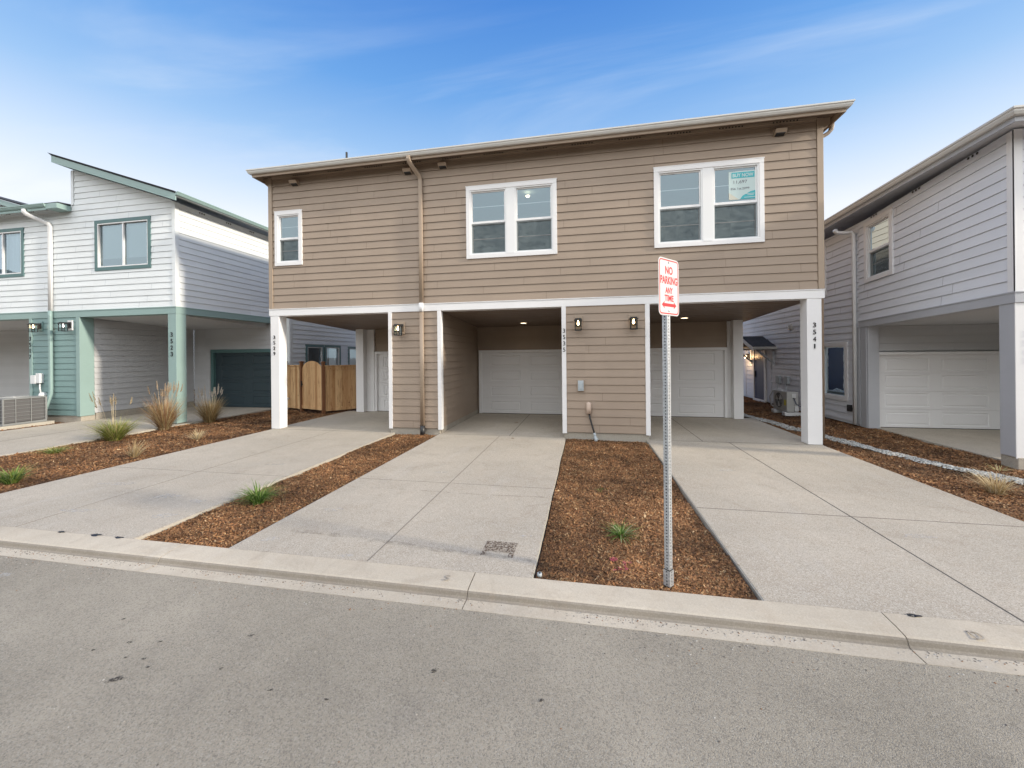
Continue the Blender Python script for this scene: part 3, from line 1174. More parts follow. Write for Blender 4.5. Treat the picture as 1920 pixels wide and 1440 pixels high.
ob_ = MB()
r_ = random.Random(3)
for (x, y, r) in ((-2.81, 1.85, .035), (-2.72, 1.96, .012), (-2.88, 2.15, .014), (-3.4, 2.29, .013), (-3.08, 2.11, .016), (-3.24, 2.01, .012), (-2.31, 2.31, .017),
                  (-2.25, 2.03, .013), (-1.82, 1.95, .013), (-.93, 2.25, .022), (-.26, 2.16, .013), (-1.46, 1.95, .013), (-2.82, 2.01, .013), (-2.95, 2.0, .011)):
    blob(ob_, x, y, r * 1.1, -.070, r_, .6, .5)
ob_.build('oil_spot', M['oil'], street, norm=False)
st = MB()
x0, x1, y0, y1 = -.985, -.675, 3.50, 3.785
for (a, b, c, d) in ((x0, x1, y1 - .05, y1), (x1 - .05, x1, y0, y1 - .05), (x0, x0 + .04, y0, y1 - .05), (x0 + .04, x1 - .05, y0 + .08, y1 - .05)):
    st.face([(a, c, .0035), (b, c, .0035), (b, d, .0035), (a, d, .0035)])
st.build('rust_stain', M['rust'], dB, norm=False)
shadow_mb = MB()  # shadows of overhead wires, painted as dark streaks across the driveway
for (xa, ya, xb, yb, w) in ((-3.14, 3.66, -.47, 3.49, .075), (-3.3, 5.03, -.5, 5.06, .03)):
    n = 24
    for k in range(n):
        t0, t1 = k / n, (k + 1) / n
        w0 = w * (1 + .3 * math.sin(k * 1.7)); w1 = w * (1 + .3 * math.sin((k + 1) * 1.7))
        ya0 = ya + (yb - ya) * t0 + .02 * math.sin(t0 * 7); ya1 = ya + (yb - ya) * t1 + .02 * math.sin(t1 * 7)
        shadow_mb.face([(xa + (xb - xa) * t0, ya0 - w0 / 2, .0028), (xa + (xb - xa) * t1, ya1 - w1 / 2, .0028), (xa + (xb - xa) * t1, ya1 + w1 / 2, .0028), (xa + (xb - xa) * t0, ya0 + w0 / 2, .0028)])
shadow_mb.build('wire_shadow_streak', M['wire_shadow'], dB, norm=False)
for d_, spots in ((dA, ((-4.95, 3.75, .16, .35), (-5.6, 4.3, .22, .3), (-6.2, 3.7, .2, .3), (-5.35, 5.9, .16, .25), (-6.9, 4.6, .25, .3), (-5.0, 4.2, .12, .5))),
                  (dB, ((-3.05, 4.25, .14, .35), (-2.25, 3.28, .07, .5), (-.62, 3.95, .06, .5), (-2.3, 5.9, .10, .3), (-3.2, 3.45, .1, .4))),
                  (dC, ((3.3, 4.6, .16, .25), (2.2, 6.7, .16, .3))), (street, ((-5.35, 2.55, .2, .3), (-4.9, 2.3, .15, .3)))):
    mb = MB()
    for (x, y, r, a) in spots:
        blob(mb, x, y, r, 0.0 if y > 3 else -.072, r_, a, .15, t=.0024)
    mb.build('chalky_scuff', M['chalk'], d_, norm=False)


def grit_fn():
    rs = np.random.RandomState(77)
    n = 5200
    X = rs.uniform(-9, 6, n)
    Y = np.where(rs.uniform(0, 1, n) < .62, 2.945 - np.abs(rs.normal(0, .035, n)), np.where(rs.uniform(0, 1, n) < .6, 2.83 - np.abs(rs.normal(0, .12, n)), rs.uniform(.9, 2.8, n)))
    keep = (np.sin(X * 2.1) + np.sin(X * 5.7 + 1) + rs.normal(0, .9, n)) > -.6
    X, Y = X[keep], Y[keep]; n = len(X)
    Z = np.where(Y > 2.83, -.0695, -.0715)
    r = rs.uniform(.0018, .0055, n)
    V = []; Fc = []; C = []
    tones = [(.40, .36, .30), (.22, .20, .17), (.13, .11, .09), (.50, .47, .42), (.26, .14, .07)]
    for i in range(n):
        b0 = len(V)
        th = rs.uniform(0, 6.28)
        for k in range(4):
            a = th + k * 1.5708
            V.append((X[i] + math.cos(a) * r[i] * (1.5 if k % 2 else 1), Y[i] + math.sin(a) * r[i] * (1.5 if k % 2 else 1), Z[i]))
        V.append((X[i], Y[i], Z[i] + r[i] * 1.1))
        Fc += [(b0 + k, b0 + (k + 1) % 4, b0 + 4) for k in range(4)]
        t = tones[rs.choice(5, p=[.33, .25, .15, .15, .12])]
        C += [t + (1,)] * 5
    o = np_mesh('grit', V, Fc, M['chips'], C)
    o['kind'] = 'stuff'; o['label'] = 'loose grit and bark crumbs along the gutter'; o['category'] = 'grit'


# ------------------------------------------------------------------ planting beds
def np_mesh(name, V, Fc, mat, cols=None, origin=(0, 0, 0)):
    me = bpy.data.meshes.new(name)
    V = np.asarray(V, dtype=np.float32) - np.asarray(origin, dtype=np.float32)
    Fc = np.asarray(Fc, dtype=np.int32)
    me.vertices.add(len(V)); me.vertices.foreach_set('co', V.ravel())
    k = Fc.shape[1]
    me.loops.add(Fc.size); me.loops.foreach_set('vertex_index', Fc.ravel())
    me.polygons.add(len(Fc)); me.polygons.foreach_set('loop_start', np.arange(0, Fc.size, k, dtype=np.int32))
    me.polygons.foreach_set('loop_total', np.full(len(Fc), k, dtype=np.int32))
    me.update(calc_edges=True)
    if cols is not None:
        a = me.color_attributes.new('tint', 'FLOAT_COLOR', 'POINT')
        a.data.foreach_set('color', np.asarray(cols, dtype=np.float32).ravel())
    me.materials.append(mat)
    me.validate()
    o = bpy.data.objects.new(name, me)
    o.location = origin
    COL.objects.link(o)
    return o


grit_fn()


def bedz(x, y):
    return -.038 + .030 * mnoise.noise(Vector((x * 1.3, y * 1.3, 1.7))) + .014 * mnoise.noise(Vector((x * 6, y * 6, 4.1)))


def bed(name, x0, x1, y0, y1, label, dens=1500, ymid=4.5, seed=1, holes=()):
    """bark mulch: an uneven surface under thousands of loose chips"""
    nx = max(6, int((x1 - x0) / .10)); ny = max(6, int((y1 - y0) / .10))
    V = []; Fc = []
    for j in range(ny + 1):
        for i in range(nx + 1):
            x = x0 + (x1 - x0) * i / nx; y = y0 + (y1 - y0) * j / ny
            V.append((x, y, bedz(x, y)))
    for j in range(ny):
        for i in range(nx):
            a = j * (nx + 1) + i
            Fc.append((a, a + 1, a + nx + 2, a + nx + 1))
    base = np_mesh(name, V, Fc, M['soil'])
    base['kind'] = 'stuff'; base['label'] = label; base['category'] = 'mulch'
    for p in base.data.polygons: p.use_smooth = True
    rs = np.random.RandomState(seed)
    # density falls with distance from the eye; chip size grows a little
    strips = []
    y = y0
    while y < y1:
        ye = min(y + .5, y1)
        dist = math.hypot((x0 + x1) / 2, (y + ye) / 2)
        dn = dens * min(1.0, (ymid / max(2.5, dist)) ** 1.3)
        strips.append((y, ye, int(dn * (ye - y) * (x1 - x0)), dist))
        y = ye
    VV = []; FF = []; CC = []
    pal = np.array([(.26, .125, .055), (.20, .092, .040), (.32, .18, .085), (.13, .058, .028), (.42, .28, .16), (.235, .115, .055), (.07, .033, .02), (.29, .125, .05)])
    pw = np.array([.22, .22, .13, .16, .045, .15, .05, .075]); pw = pw / pw.sum()
    base_i = 0
    for (ya, yb, n, dist) in strips:
        if n < 1: continue
        X = rs.uniform(x0 + .012, x1 - .012, n); Y = rs.uniform(ya, yb, n)
        keep = np.ones(n, bool)
        for (hx, hy, hr) in holes:
            keep &= ((X - hx) ** 2 + (Y - hy) ** 2) > hr ** 2
        X, Y = X[keep], Y[keep]; n = len(X)
        L = rs.uniform(.007, .023, n) * (1 + .08 * dist) * np.where(rs.uniform(0, 1, n) < .02, 2.0, 1.0); Wd = L * rs.uniform(.22, .55, n)
        th = rs.uniform(0, 6.283, n); tl = rs.normal(0, .38, n); rl = rs.normal(0, .35, n)
        Z = np.array([bedz(a, b) for a, b in zip(X, Y)]) + rs.uniform(.001, .016, n)
        ux = np.stack([np.cos(th) * np.cos(tl), np.sin(th) * np.cos(tl), np.sin(tl)], 1)
        vx = np.stack([-np.sin(th) * np.cos(rl), np.cos(th) * np.cos(rl), np.sin(rl)], 1)
        C = np.stack([X, Y, Z], 1)
        a = ux * (L / 2)[:, None]; b = vx * (Wd / 2)[:, None]
        taper = rs.uniform(.3, 1.0, n)[:, None]
        q = np.stack([C - a - b, C + a - b * taper, C + a + b * taper, C - a + b], 1)
        VV.append(q.reshape(-1, 3))
        idx = base_i + np.arange(n * 4).reshape(n, 4)
        FF.append(idx); base_i += n * 4
        ci = rs.choice(len(pal), n, p=pw)
        big = np.array([mnoise.noise(Vector((p_ * .9, q_ * .9, 9.0))) for p_, q_ in zip(X, Y)])
        mid_ = np.array([mnoise.noise(Vector((p_ * 3.6, q_ * 3.6, 2.0))) for p_, q_ in zip(X, Y)])
        c = pal[ci] * np.array([0.98, 1.02, 0.98]) * (rs.uniform(.75, 1.25, n) * np.clip(1 + .75 * big + .5 * mid_, .35, 1.9))[:, None]
        CC.append(np.repeat(np.concatenate([c, np.ones((n, 1))], 1), 4, axis=0))
    # a few chips kicked out over the concrete margins
    n = int((y1 - y0) * 34)
    side = rs.choice([-1, 1], n)
    off_ = np.abs(rs.normal(0, .035, n))
    X = np.where(side < 0, x0 - off_, x1 + off_); Y = rs.uniform(y0 + .02, y1 - .02, n)
    L = rs.uniform(.006, .018, n); th = rs.uniform(0, 6.283, n)
    a = np.stack([np.cos(th), np.sin(th), rs.normal(0, .1, n)], 1) * (L / 2)[:, None]
    b = np.stack([-np.sin(th), np.cos(th), rs.normal(0, .1, n)], 1) * (L / 5)[:, None]
    C = np.stack([X, Y, np.full(n, .006)], 1)
    VV.append(np.stack([C - a - b, C + a - b * .5, C + a + b * .5, C - a + b], 1).reshape(-1, 3))
    FF.append(base_i + np.arange(n * 4).reshape(n, 4)); base_i += n * 4
    CC.append(np.repeat(np.concatenate([pal[rs.choice(len(pal), n, p=pw)], np.ones((n, 1))], 1), 4, axis=0))
    ch = np_mesh('bark_chips', np.concatenate(VV), np.concatenate(FF), M['chips'], np.concatenate(CC))
    ch.parent = base
    ch['kind'] = 'stuff'
    return base


bed('mulch_bed', -0.437, 1.292, 3.222, 8.80, 'brown bark mulch bed round the sign post between two driveways', dens=20000, ymid=4.0, seed=11)
bed('mulch_bed', -4.605, -3.485, 3.222, 8.80, 'narrow brown bark mulch strip between the two driveways by the downspout', dens=17000, ymid=4.2, seed=12)
bed('mulch_bed', -11.29, -8.11, 3.222, 12.9, 'wide orange-brown bark mulch bed with ornamental grasses beside the pale blue house', dens=11000, ymid=5.0, seed=13)
bed('mulch_bed', 4.71, 7.02, 3.222, 20.0, 'brown bark mulch bed with a gravel strip between tan and grey houses', dens=11000, ymid=5.0, seed=14)
bed('mulch_bed', -17.39, -15.21, 3.222, 9.3, 'thin mulch strip under the outdoor condenser unit', dens=2600, ymid=5.0, seed=15)
bed('mulch_bed', 7.03, 7.41, 3.222, 7.6, 'narrow mulch margin in front of the grey house', dens=3000, ymid=5.0, seed=16)


# gravel strip
def gravel():
    rs = random.Random(5)
    ctrl = [(7.2, 5.9), (6.1, 6.85), (5.62, 8.2), (5.27, 9.96), (5.0, 11.4), (4.76, 12.9), (4.6, 15), (4.5, 20)]
    V = []; Fc = []; C = []
    ico = [(0, 0, 1), (.89, 0, .45), (.28, .85, .45), (-.72, .53, .45), (-.72, -.53, .45), (.28, -.85, .45),
           (.72, .53, -.45), (-.28, .85, -.45), (-.89, 0, -.45), (-.28, -.85, -.45), (.72, -.53, -.45), (0, 0, -1)]
    icf = [(0, 1, 2), (0, 2, 3), (0, 3, 4), (0, 4, 5), (0, 5, 1), (1, 6, 2), (2, 7, 3), (3, 8, 4), (4, 9, 5), (5, 10, 1),
           (2, 6, 7), (3, 7, 8), (4, 8, 9), (5, 9, 10), (1, 10, 6), (11, 7, 6), (11, 8, 7), (11, 9, 8), (11, 10, 9), (11, 6, 10)]
    for i in range(len(ctrl) - 1):
        (xa, ya), (xb, yb) = ctrl[i], ctrl[i + 1]
        L = math.hypot(xb - xa, yb - ya)
        nrm = (-(yb - ya) / L, (xb - xa) / L)
        n = int(L * (1100 if i < 3 else 520))
        for _ in range(n):
            t = rs.random(); o = max(-1, min(1, rs.gauss(0, .55))) * (.15 + .035 * math.sin(t * 9 + i))
            x = xa + (xb - xa) * t + nrm[0] * o; y = ya + (yb - ya) * t + nrm[1] * o
            r = rs.uniform(.008, .021) * (1 if i < 3 else 1.4)
            sx, sy, sz = r * rs.uniform(.8, 1.3), r * rs.uniform(.7, 1.1), r * rs.uniform(.45, .75)
            th = rs.uniform(0, 6.28); cz = bedz(x, y) + .014 + .012 * (1 - abs(o) / .2) + sz * .3
            tone = rs.choice([.46, .36, .28, .55, .20, .40]); wv = rs.uniform(-.03, .03)
            b0 = len(V)
            for (a, b, c) in ico:
                j = rs.uniform(.85, 1.12)
                u, v = a * sx * j, b * sy * j
                V.append((x + u * math.cos(th) - v * math.sin(th), y + u * math.sin(th) + v * math.cos(th), cz + c * sz))
                C.append((tone + wv, tone, tone - wv * .6 - .015, 1))
            Fc += [(b0 + p, b0 + q, b0 + r2) for p, q, r2 in icf]
    o = np_mesh('gravel_strip', V, Fc, M['stones'], C)
    o['kind'] = 'stuff'; o['label'] = 'winding strip of pale grey drainage gravel through the mulch'; o['category'] = 'gravel'


gravel()


# ================================================================== TAN TOWNHOUSE
B = thing('townhouse', (-1.7, 8.84, 0), 'brown two-storey townhouse row with white trim over three open carports', 'house')
FB = Fr(0, 8.84, 1, 0, 0, -1)
win1 = (-7.965, -7.155, 4.27, 5.685)
win2 = (-2.74, -0.60, 4.165, 5.865)
win3 = (1.495, 3.66, 4.165, 5.895)
ops = [(w[0] + .075, w[1] - .075, w[2] + .075, w[3] - .075) for w in (win1, win2, win3)]
XL, XR, YB = -8.13, 4.72, 18.0
mb = MB()
lap(mb, FB, XL + .09, XR - .09, 3.155, 6.60, ops, rng=random.Random(21))
FBL = Fr(XL, 0, 0, 1, -1, 0); FBR = Fr(XR, 0, 0, 1, 1, 0)
lap(mb, FBL, 8.95, YB, 3.155, 6.60, (), seams=False)
lap(mb, FBR, 8.95, YB, 3.155, 6.60, (), seams=False)
lap(mb, Fr(0, YB, 1, 0, 0, 1), XL, XR, 0.1, 6.60, (), seams=False)
mb.build('upper_siding', [M['tan'], M['tan_seam']], B, norm=False)
mb = MB()
wall_backing(mb, FB, XL, XR, 3.15, 6.64, ops)
mb.box(XL, XL + .14, 8.98, YB, 3.15, 6.64); mb.box(XR - .14, XR, 8.98, YB, 3.15, 6.64)
mb.box(XL + .14, XR - .14, YB - .14, YB, 0, 6.64)
mb.box(-7.48, 4.2, 12.43, 12.5, 0, 3.15)
mb.box(-7.6, -7.48, 12.43, YB - .14, 0, 3.15); mb.box(4.2, 4.34, 12.43, YB - .14, 0, 3.15)
mb.build('wall', M['tan'], B)
for xa, xb, xc, xd in ((XL - .026, XL + .085, XL - .026, XL - .001), (XR - .085, XR + .026, XR + .001, XR + .026)):
    mb = MB()
    mb.box(xa, xb, 8.806, 8.838, 3.155, 6.6); mb.box(xc, xd, 8.837, 8.93, 3.155, 6.6)
    mb.build('corner_board', M['tan_trim'], B, bevel=0.003)
# white beam with a thin drip cap
mb = MB()
mb.fbox(FB, XL - .028, XR + .028, -0.24, 0.032, 2.965, 3.13)
mb.fbox(FB, XL - .034, XR + .034, -0.10, 0.044, 3.13, 3.15)
mb.build('beam', M['white'], B, bevel=0.004)
for q0, q1 in ((XL - .028, XL + .14), (XR - .14, XR + .028)):
    mb = MB(); mb.box(q0, q1, 9.08, YB, 2.97, 3.148); mb.build('side_beam', M['white'], B, bevel=0.004)
# carport ceilings fall slightly towards the back
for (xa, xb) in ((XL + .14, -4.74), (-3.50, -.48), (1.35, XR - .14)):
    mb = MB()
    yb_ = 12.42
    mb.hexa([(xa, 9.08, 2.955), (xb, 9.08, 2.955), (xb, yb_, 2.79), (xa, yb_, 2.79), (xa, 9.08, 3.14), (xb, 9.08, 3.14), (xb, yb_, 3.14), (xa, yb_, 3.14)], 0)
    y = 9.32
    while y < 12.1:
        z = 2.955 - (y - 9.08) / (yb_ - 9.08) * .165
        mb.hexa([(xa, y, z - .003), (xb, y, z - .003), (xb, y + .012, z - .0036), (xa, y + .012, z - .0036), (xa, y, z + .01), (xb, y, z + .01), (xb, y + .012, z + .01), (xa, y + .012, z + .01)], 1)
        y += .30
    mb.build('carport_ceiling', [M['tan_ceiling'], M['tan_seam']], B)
for (x, y) in ((-1.80, 11.4), (2.66, 11.2)):
    z = 2.955 - (y - 9.08) / 3.34 * .165
    mb = MB(); mb.lathe((x, y, z + .004), [(.0001, -.016), (.085, -.014), (.095, -.004), (.10, 0)], 24)
    d = mb.build('downlight', M['downlight'], B, smooth=True)
    mb = MB(); mb.lathe((x, y, z + .004), [(.101, -.014), (.112, -.010), (.115, 0), (.101, 0)], 24); mb.build('rim', M['white'], d)


def pier(xa, xb, inner_r, inner_l, seed):
    """closed bay between two carports: siding, white corner boards, concrete plinth"""
    mb = MB()
    lap(mb, FB, xa + .09, xb - .09, 0.13, 2.965, (), rng=random.Random(seed))
    lap(mb, Fr(inner_r, 0, 0, 1, 1, 0), 8.93, 12.2, 0.13, 2.99, (), seams=False)
    lap(mb, Fr(inner_l, 0, 0, 1, -1, 0), 8.93, 12.2, 0.13, 2.99, (), seams=False)
    mb.box(inner_l + .001, inner_r - .001, 8.842, 12.35, 0.12, 2.964)
    mb.build('pier_siding', [M['tan'], M['tan_seam']], B, norm=False)
    for q0, q1, q2, q3 in ((xa, xa + .095, inner_l - .03, inner_l - .001), (xb - .095, xb, inner_r + .001, xb - .002)):
        mb = MB()
        mb.fbox(FB, q0, q1, 0.002, 0.034, .10, 2.964); mb.box(q2, q3, 8.837, 8.94, .10, 2.964)
        mb.build('corner_board', M['white'], B, bevel=0.003)
    mb = MB()
    mb.box(inner_l + .005, inner_r - .005, 8.850, 12.3, -.12, .12)
    mb.box(inner_r - .005, inner_r + .012, 8.94, 12.2, -.05, .13)
    mb.build('foundation', M['foundation'], B)


pier(-4.77, -3.395, -3.465, -4.75, 31)
pier(-0.515, 1.385, 1.365, -0.49, 32)
for (xa, xb, ya, yb_) in ((-8.125, -7.865, 8.815, 9.075), (4.425, 4.69, 8.815, 9.075), (-7.655, -7.375, 11.92, 12.18), (4.135, 4.39, 11.95, 12.19)):
    mb = MB()
    mb.box(xa, xb, ya, yb_, 0.008, 2.964 if ya < 10 else 2.86)
    p_ = mb.build('corner_post', M['white'], B, bevel=0.006)
    mb = MB(); mb.box(xa + .03, xb - .03, ya + .03, yb_ - .03, -.02, 0.009); mb.build('base_plate', M['joint'], p_)

FD = Fr(0, 12.22, 1, 0, 0, -1)
# back walls of the carports
for (xa, xb, ztop, dx0, dx1) in ((-7.36, -4.75, 1.965, -7.02, -4.85), (-3.465, -.49, 1.965, -3.315, -.62), (1.365, 4.05, 1.965, 1.46, 3.965)):
    mb = MB()
    lap(mb, FD, xa, xb, 2.05, 2.90, (), seams=False)
    mb.fbox(FD, xa, xb, -.16, -.04, 0, 3.0); mb.fbox(FD, xa, xb, -.039, -.001, 2.05, 3.0)
    mb.build('garage_wall', [M['tan'], M['tan_seam']], B, norm=False)
for q0, q1, q2 in ((-7.37, -7.10, .10), (4.05, 4.14, .04)):
    mb = MB(); mb.fbox(FD, q0, q1, -.10, q2, .005, 2.86); mb.build('wall_end_board', M['white'], B, bevel=0.003)
rows_w = [(.09, .39), (.57, .88), (1.07, 1.38), (1.54, 1.88)]
garage_door(B, FD, -3.315, -.62, 1.965, [(-3.02, -2.04), (-1.74, -.80)], rows_w, M['door_white'], M['white'])
garage_door(B, FD, 1.46, 3.965, 1.965, [(1.62, 2.46), (2.71, 3.72)], rows_w, M['door_white'], M['white'])
garage_door(B, FD, -7.02, -4.85, 1.965, [(-6.80, -6.0), (-5.8, -5.0)], rows_w, M['door_white'], M['white'])

hung_window(B, FB, *win1, 1, M['white'], M['vinyl'], label='narrow upper window with white trim')
hung_window(B, FB, *win2, 2, M['white'], M['vinyl'], label='double upper window with white trim and a lit lamp inside')
hung_window(B, FB, *win3, 2, M['white'], M['vinyl'], label='double upper window with white trim and a poster in it')
room(B, FB, -7.9, -7.2, 4.3, 5.7, 2.2, mg=.08)
room(B, FB, win2[0], win2[1], win2[2], win2[3], 3.0)
room(B, FB, win3[0] + .05, win3[1] - .3, win3[2], win3[3], 3.0)
mb = MB(); mb.lathe((-1.46, 10.2, 6.12), [(.0001, -.04), (.035, -.035), (.05, -.02), (.055, 0)], 20)
mb.build('ceiling_lamp', M['downlight'], B, smooth=True)

wall_lantern(B, FB, -4.43, 2.55, M['tan_trim'])
wall_lantern(B, FB, -0.145, 2.575, M['tan_trim'])
wall_lantern(B, FB, 1.03, 2.575, M['tan_trim'])
for a, z in ((-7.34, 6.40), (-4.20, 6.39), (-3.30, 6.44), (3.95, 6.39)):
    vent_hood(B, FB, a, z, M['tan_trim'])
house_number(B, Fr(0, 8.815, 1, 0, 0, -1), '3529', -8.01, 2.455)
house_number(B, Fr(0, 8.812, 1, 0, 0, -1), '3535', -0.465, 2.465)
house_number(B, Fr(0, 8.815, 1, 0, 0, -1), '3541', 4.555, 2.475)

# downspout: outlet under the gutter, offset elbow, tan pipe, white where it crosses the beam, black boot
downspout(B, FB, 0, [(-4.02, .395, 6.56), (-4.02, .395, 6.49), (-4.01, .37, 6.44), (-3.97, .26, 6.35), (-3.90, .12, 6.24), (-3.875, .075, 6.18), (-3.875, .065, 6.10), (-3.875, .065, 4.5), (-3.875, .065, 3.16)], M['downspout'])
downspout(B, FB, 0, [(-3.875, .082, 3.16), (-3.875, .082, 3.05), (-3.875, .082, 2.95)], M['white'])
downspout(B, FB, 0, [(-3.875, .065, 2.95), (-3.875, .065, 1.5), (-3.875, .065, .16)], M['downspout'])
mb = MB(); mb.tube([FB.p(-3.875, .068, .20), FB.p(-3.875, .068, .05), FB.p(-3.875, .075, -.04)], .058, 16)
mb.build('drain_boot', M['black'], B, smooth=True)
# small disconnect box on its block
mb = MB(); mb.fbox(FB, -.185, -.015, .002, .034, 1.05, 1.325); sb = mb.build('switch_box', M['tan_trim'], B, bevel=.004)
mb = MB(); mb.fbox(FB, -.165, -.04, .034, .085, 1.065, 1.295); mb.fbox(FB, -.135, -.065, .085, .10, 1.11, 1.245); mb.build('cover', M['greybox'], sb, bevel=.008)
# conduit entry
mb = MB()
mb.tube([FB.p(.07, .05, .79), FB.p(.07, .055, .76), FB.p(.07, .06, .70), FB.p(.07, .06, .56)], .055, 18)
mb.lathe(FB.p(.07, .05, .775), [(.055, 0), (.047, .02), (.028, .035), (.0001, .042)], 18)
ce = mb.build('conduit_cap', M['beige_cap'], B, smooth=True)
mb = MB(); mb.tube([FB.p(.075, .06, .57), FB.p(.095, .075, .45), FB.p(.155, .11, .24), (.195, 8.70, .10)], .019, 12)
mb.build('conduit', M['black'], ce, smooth=True)
mb = MB(); mb.tube([(.186, 8.71, .145), (.20, 8.69, .07)], .028, 12); mb.tube([(.20, 8.69, .07), (.215, 8.66, .02), (.22, 8.65, -.03)], .036, 12)
mb.tube([(.15, 8.70, .03), (.21, 8.66, .05), (.27, 8.64, .015)], .012, 8)
mb.build('conduit_fitting', M['greybox'], ce, smooth=True)

FBS = Fr(4.34, 0, 0, 1, 1, 0)
mb = MB(); lap(mb, FBS, 12.52, YB, .12, 2.97, [(16.2, 17.15, 0, 2.1)], seams=False); mb.build('side_siding', [M['tan'], M['tan_seam']], B, norm=False)
mb = MB(); ring(mb, FBS, 16.1, 17.25, -.05, 2.15, .10, .003, .05); sdr = mb.build('side_door', M['white'], B)
mb = MB(); mb.fbox(FBS, 16.2, 17.15, .001, .02, .05, 2.05); mb.build('door_leaf', M['blue'], sdr)

# eaves: fascia, K gutter mitred round both corners, soffit, vented blocking
fx0, fx1, fy0 = -8.33, 4.97, 8.49
ZG = 6.655
mb = MB(); sweep_path(mb, [(fx0, YB + .35), (fx0, fy0), (fx1, fy0), (fx1, YB + .35)], gutter_prof(ZG)); mb.build('gutter', M['gutter'], B)
mb = MB(); sweep_path(mb, [(fx0, YB + .35), (fx0, fy0), (fx1, fy0), (fx1, YB + .35)], [(-.025, ZG - .01), (-.025, ZG - .165), (-.001, ZG - .165), (-.001, ZG - .01)]); mb.build('fascia', M['tan_trim'], B)
mb = MB()
mb.box(fx0 + .02, fx1 - .02, fy0 + .02, YB + .3, ZG - .045, ZG - .03)
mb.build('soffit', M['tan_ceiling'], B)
mb = MB()
mb.fbox(FB, XL + .09, XR - .09, .018, .045, 6.562, 6.61)
blk = mb.build('eave_blocking', M['tan_trim'], B)
x = XL + .75
while x < XR - .5:
    mb = MB(); holes_row(mb, FB, [x + .062 * k for k in range(8)], .046, 6.588, .015); x += 1.02
    mb.build('eave_vent', M['black'], blk)
for sx, xw in ((-1, XL), (1, XR)):
    mb = MB()
    mb.prism([(0, 6.33), (sx * .17, 6.47), (sx * .19, 6.61), (0, 6.61)], lambda p, t, xw=xw: (xw + p[0], t, p[1]), 8.86, 8.93)
    mb.build('eave_bracket', M['tan_trim'], B)
mb = MB()
zr = ZG + .005
cx_ = (fx0 + fx1) / 2
P4 = [(fx0, fy0, zr), (fx1, fy0, zr), (fx1, YB + .35, zr), (fx0, YB + .35, zr)]
yr = (fy0 + YB + .35) / 2; hr = (YB + .35 - fy0) / 2 * .25
r0 = (fx0 + (YB + .35 - fy0) / 2, yr, zr + hr); r1 = (fx1 - (YB + .35 - fy0) / 2, yr, zr + hr)
mb.face([P4[0], P4[1], r1, r0]); mb.face([P4[1], P4[2], r1]); mb.face([P4[2], P4[3], r0, r1]); mb.face([P4[3], P4[0], r0])
roof = mb.build('roof', M['shingle'], B)
mb = MB(); mb.tube([(-7.98, 12.0, 7.2), (-7.98, 12.0, 8.90)], .035, 12); mb.build('vent_pipe', M['black'], roof)
mb = MB(); mb.tube([(5.0, 9.0, 6.56), (5.0, 9.0, 6.49), (4.985, 9.0, 6.42), (4.93, 9.0, 6.36), (4.86, 9.0, 6.32), (4.79, 9.0, 6.28), (4.775, 9.0, 6.20), (4.775, 9.0, .1)], 0, 16, rect=(.07, .09))
mb.build('downspout', M['downspout'], B, smooth=True)

# poster behind the right upper pane: it rests inside the window, a thing of its own
PO = thing('window_poster', (3.27, 8.8575, 5.09), 'aqua and white BUY NOW poster behind the upper right pane', 'poster')
FP = Fr(0, 8.8575, 1, 0, 0, -1)
mb = MB(); mb.fbox(FP, 3.005, 3.535, -.004, 0, 5.095, 5.69); mb.build('card', M['poster'], PO)
mb = MB(); mb.fbox(FP, 3.06, 3.50, .0005, .0025, 5.545, 5.665)
mb.face([FP.p(3.535, .002, 5.36), FP.p(3.535, .002, 5.097), FP.p(3.22, .002, 5.097), FP.p(3.27, .002, 5.17), FP.p(3.42, .002, 5.25), FP.p(3.51, .002, 5.27)])
mb.build('aqua_block', M['aqua'], PO, norm=False)
mb = MB(); mb.face([FP.p(3.006, .002, 5.25), FP.p(3.006, .002, 5.097), FP.p(3.20, .002, 5.097)]); mb.build('beige_corner', M['poster_grey'], PO, norm=False)
text_obj('BUY NOW', FP, 3.28, 5.603, .40, .075, .003, M['poster'], PO, bold=.03, thick=.001)
text_obj('11,697', FP, 3.23, 5.46, .26, .075, .001, M['pen'], PO, thick=.001)
text_obj('356 1st.2099', FP, 3.22, 5.325, .36, .045, .001, M['pen'], PO, thick=.001)
mb = MB()
for (a_, b_, z_) in ((3.32, 3.50, 5.205), (3.36, 3.48, 5.178), (3.30, 3.52, 5.132)):
    mb.fbox(FP, a_, b_, .003, .004, z_ - .006, z_ + .006)
mb.build('small_print', M['poster'], PO)

# ================================================================== PALE BLUE HOUSE
T = thing('blue_house', (-14.0, 9.1, 0), 'pale blue house with teal trim, slate garage door and a single-slope roof', 'house')
FT = Fr(0, 9.1, 1, 0, 0, -1)
TX = -11.5
twin1 = (-19.15, -17.27, 4.50, 6.04)
twin2 = (-14.42, -12.35, 4.52, 6.03)
tops = [(w[0] + .08, w[1] - .08, w[2] + .08, w[3] - .08) for w in (twin1, twin2)]
mb = MB()
lap(mb, FT, -15.22, TX - .09, 3.37 + 18 * EXP, 7.75, (), rng=random.Random(41))
main = mb.build('upper_siding', [M['sagew'], M['sagew_seam']], T, norm=False)
RS = .337


def rz(x): return 6.41 + RS * (-11.0 - x)


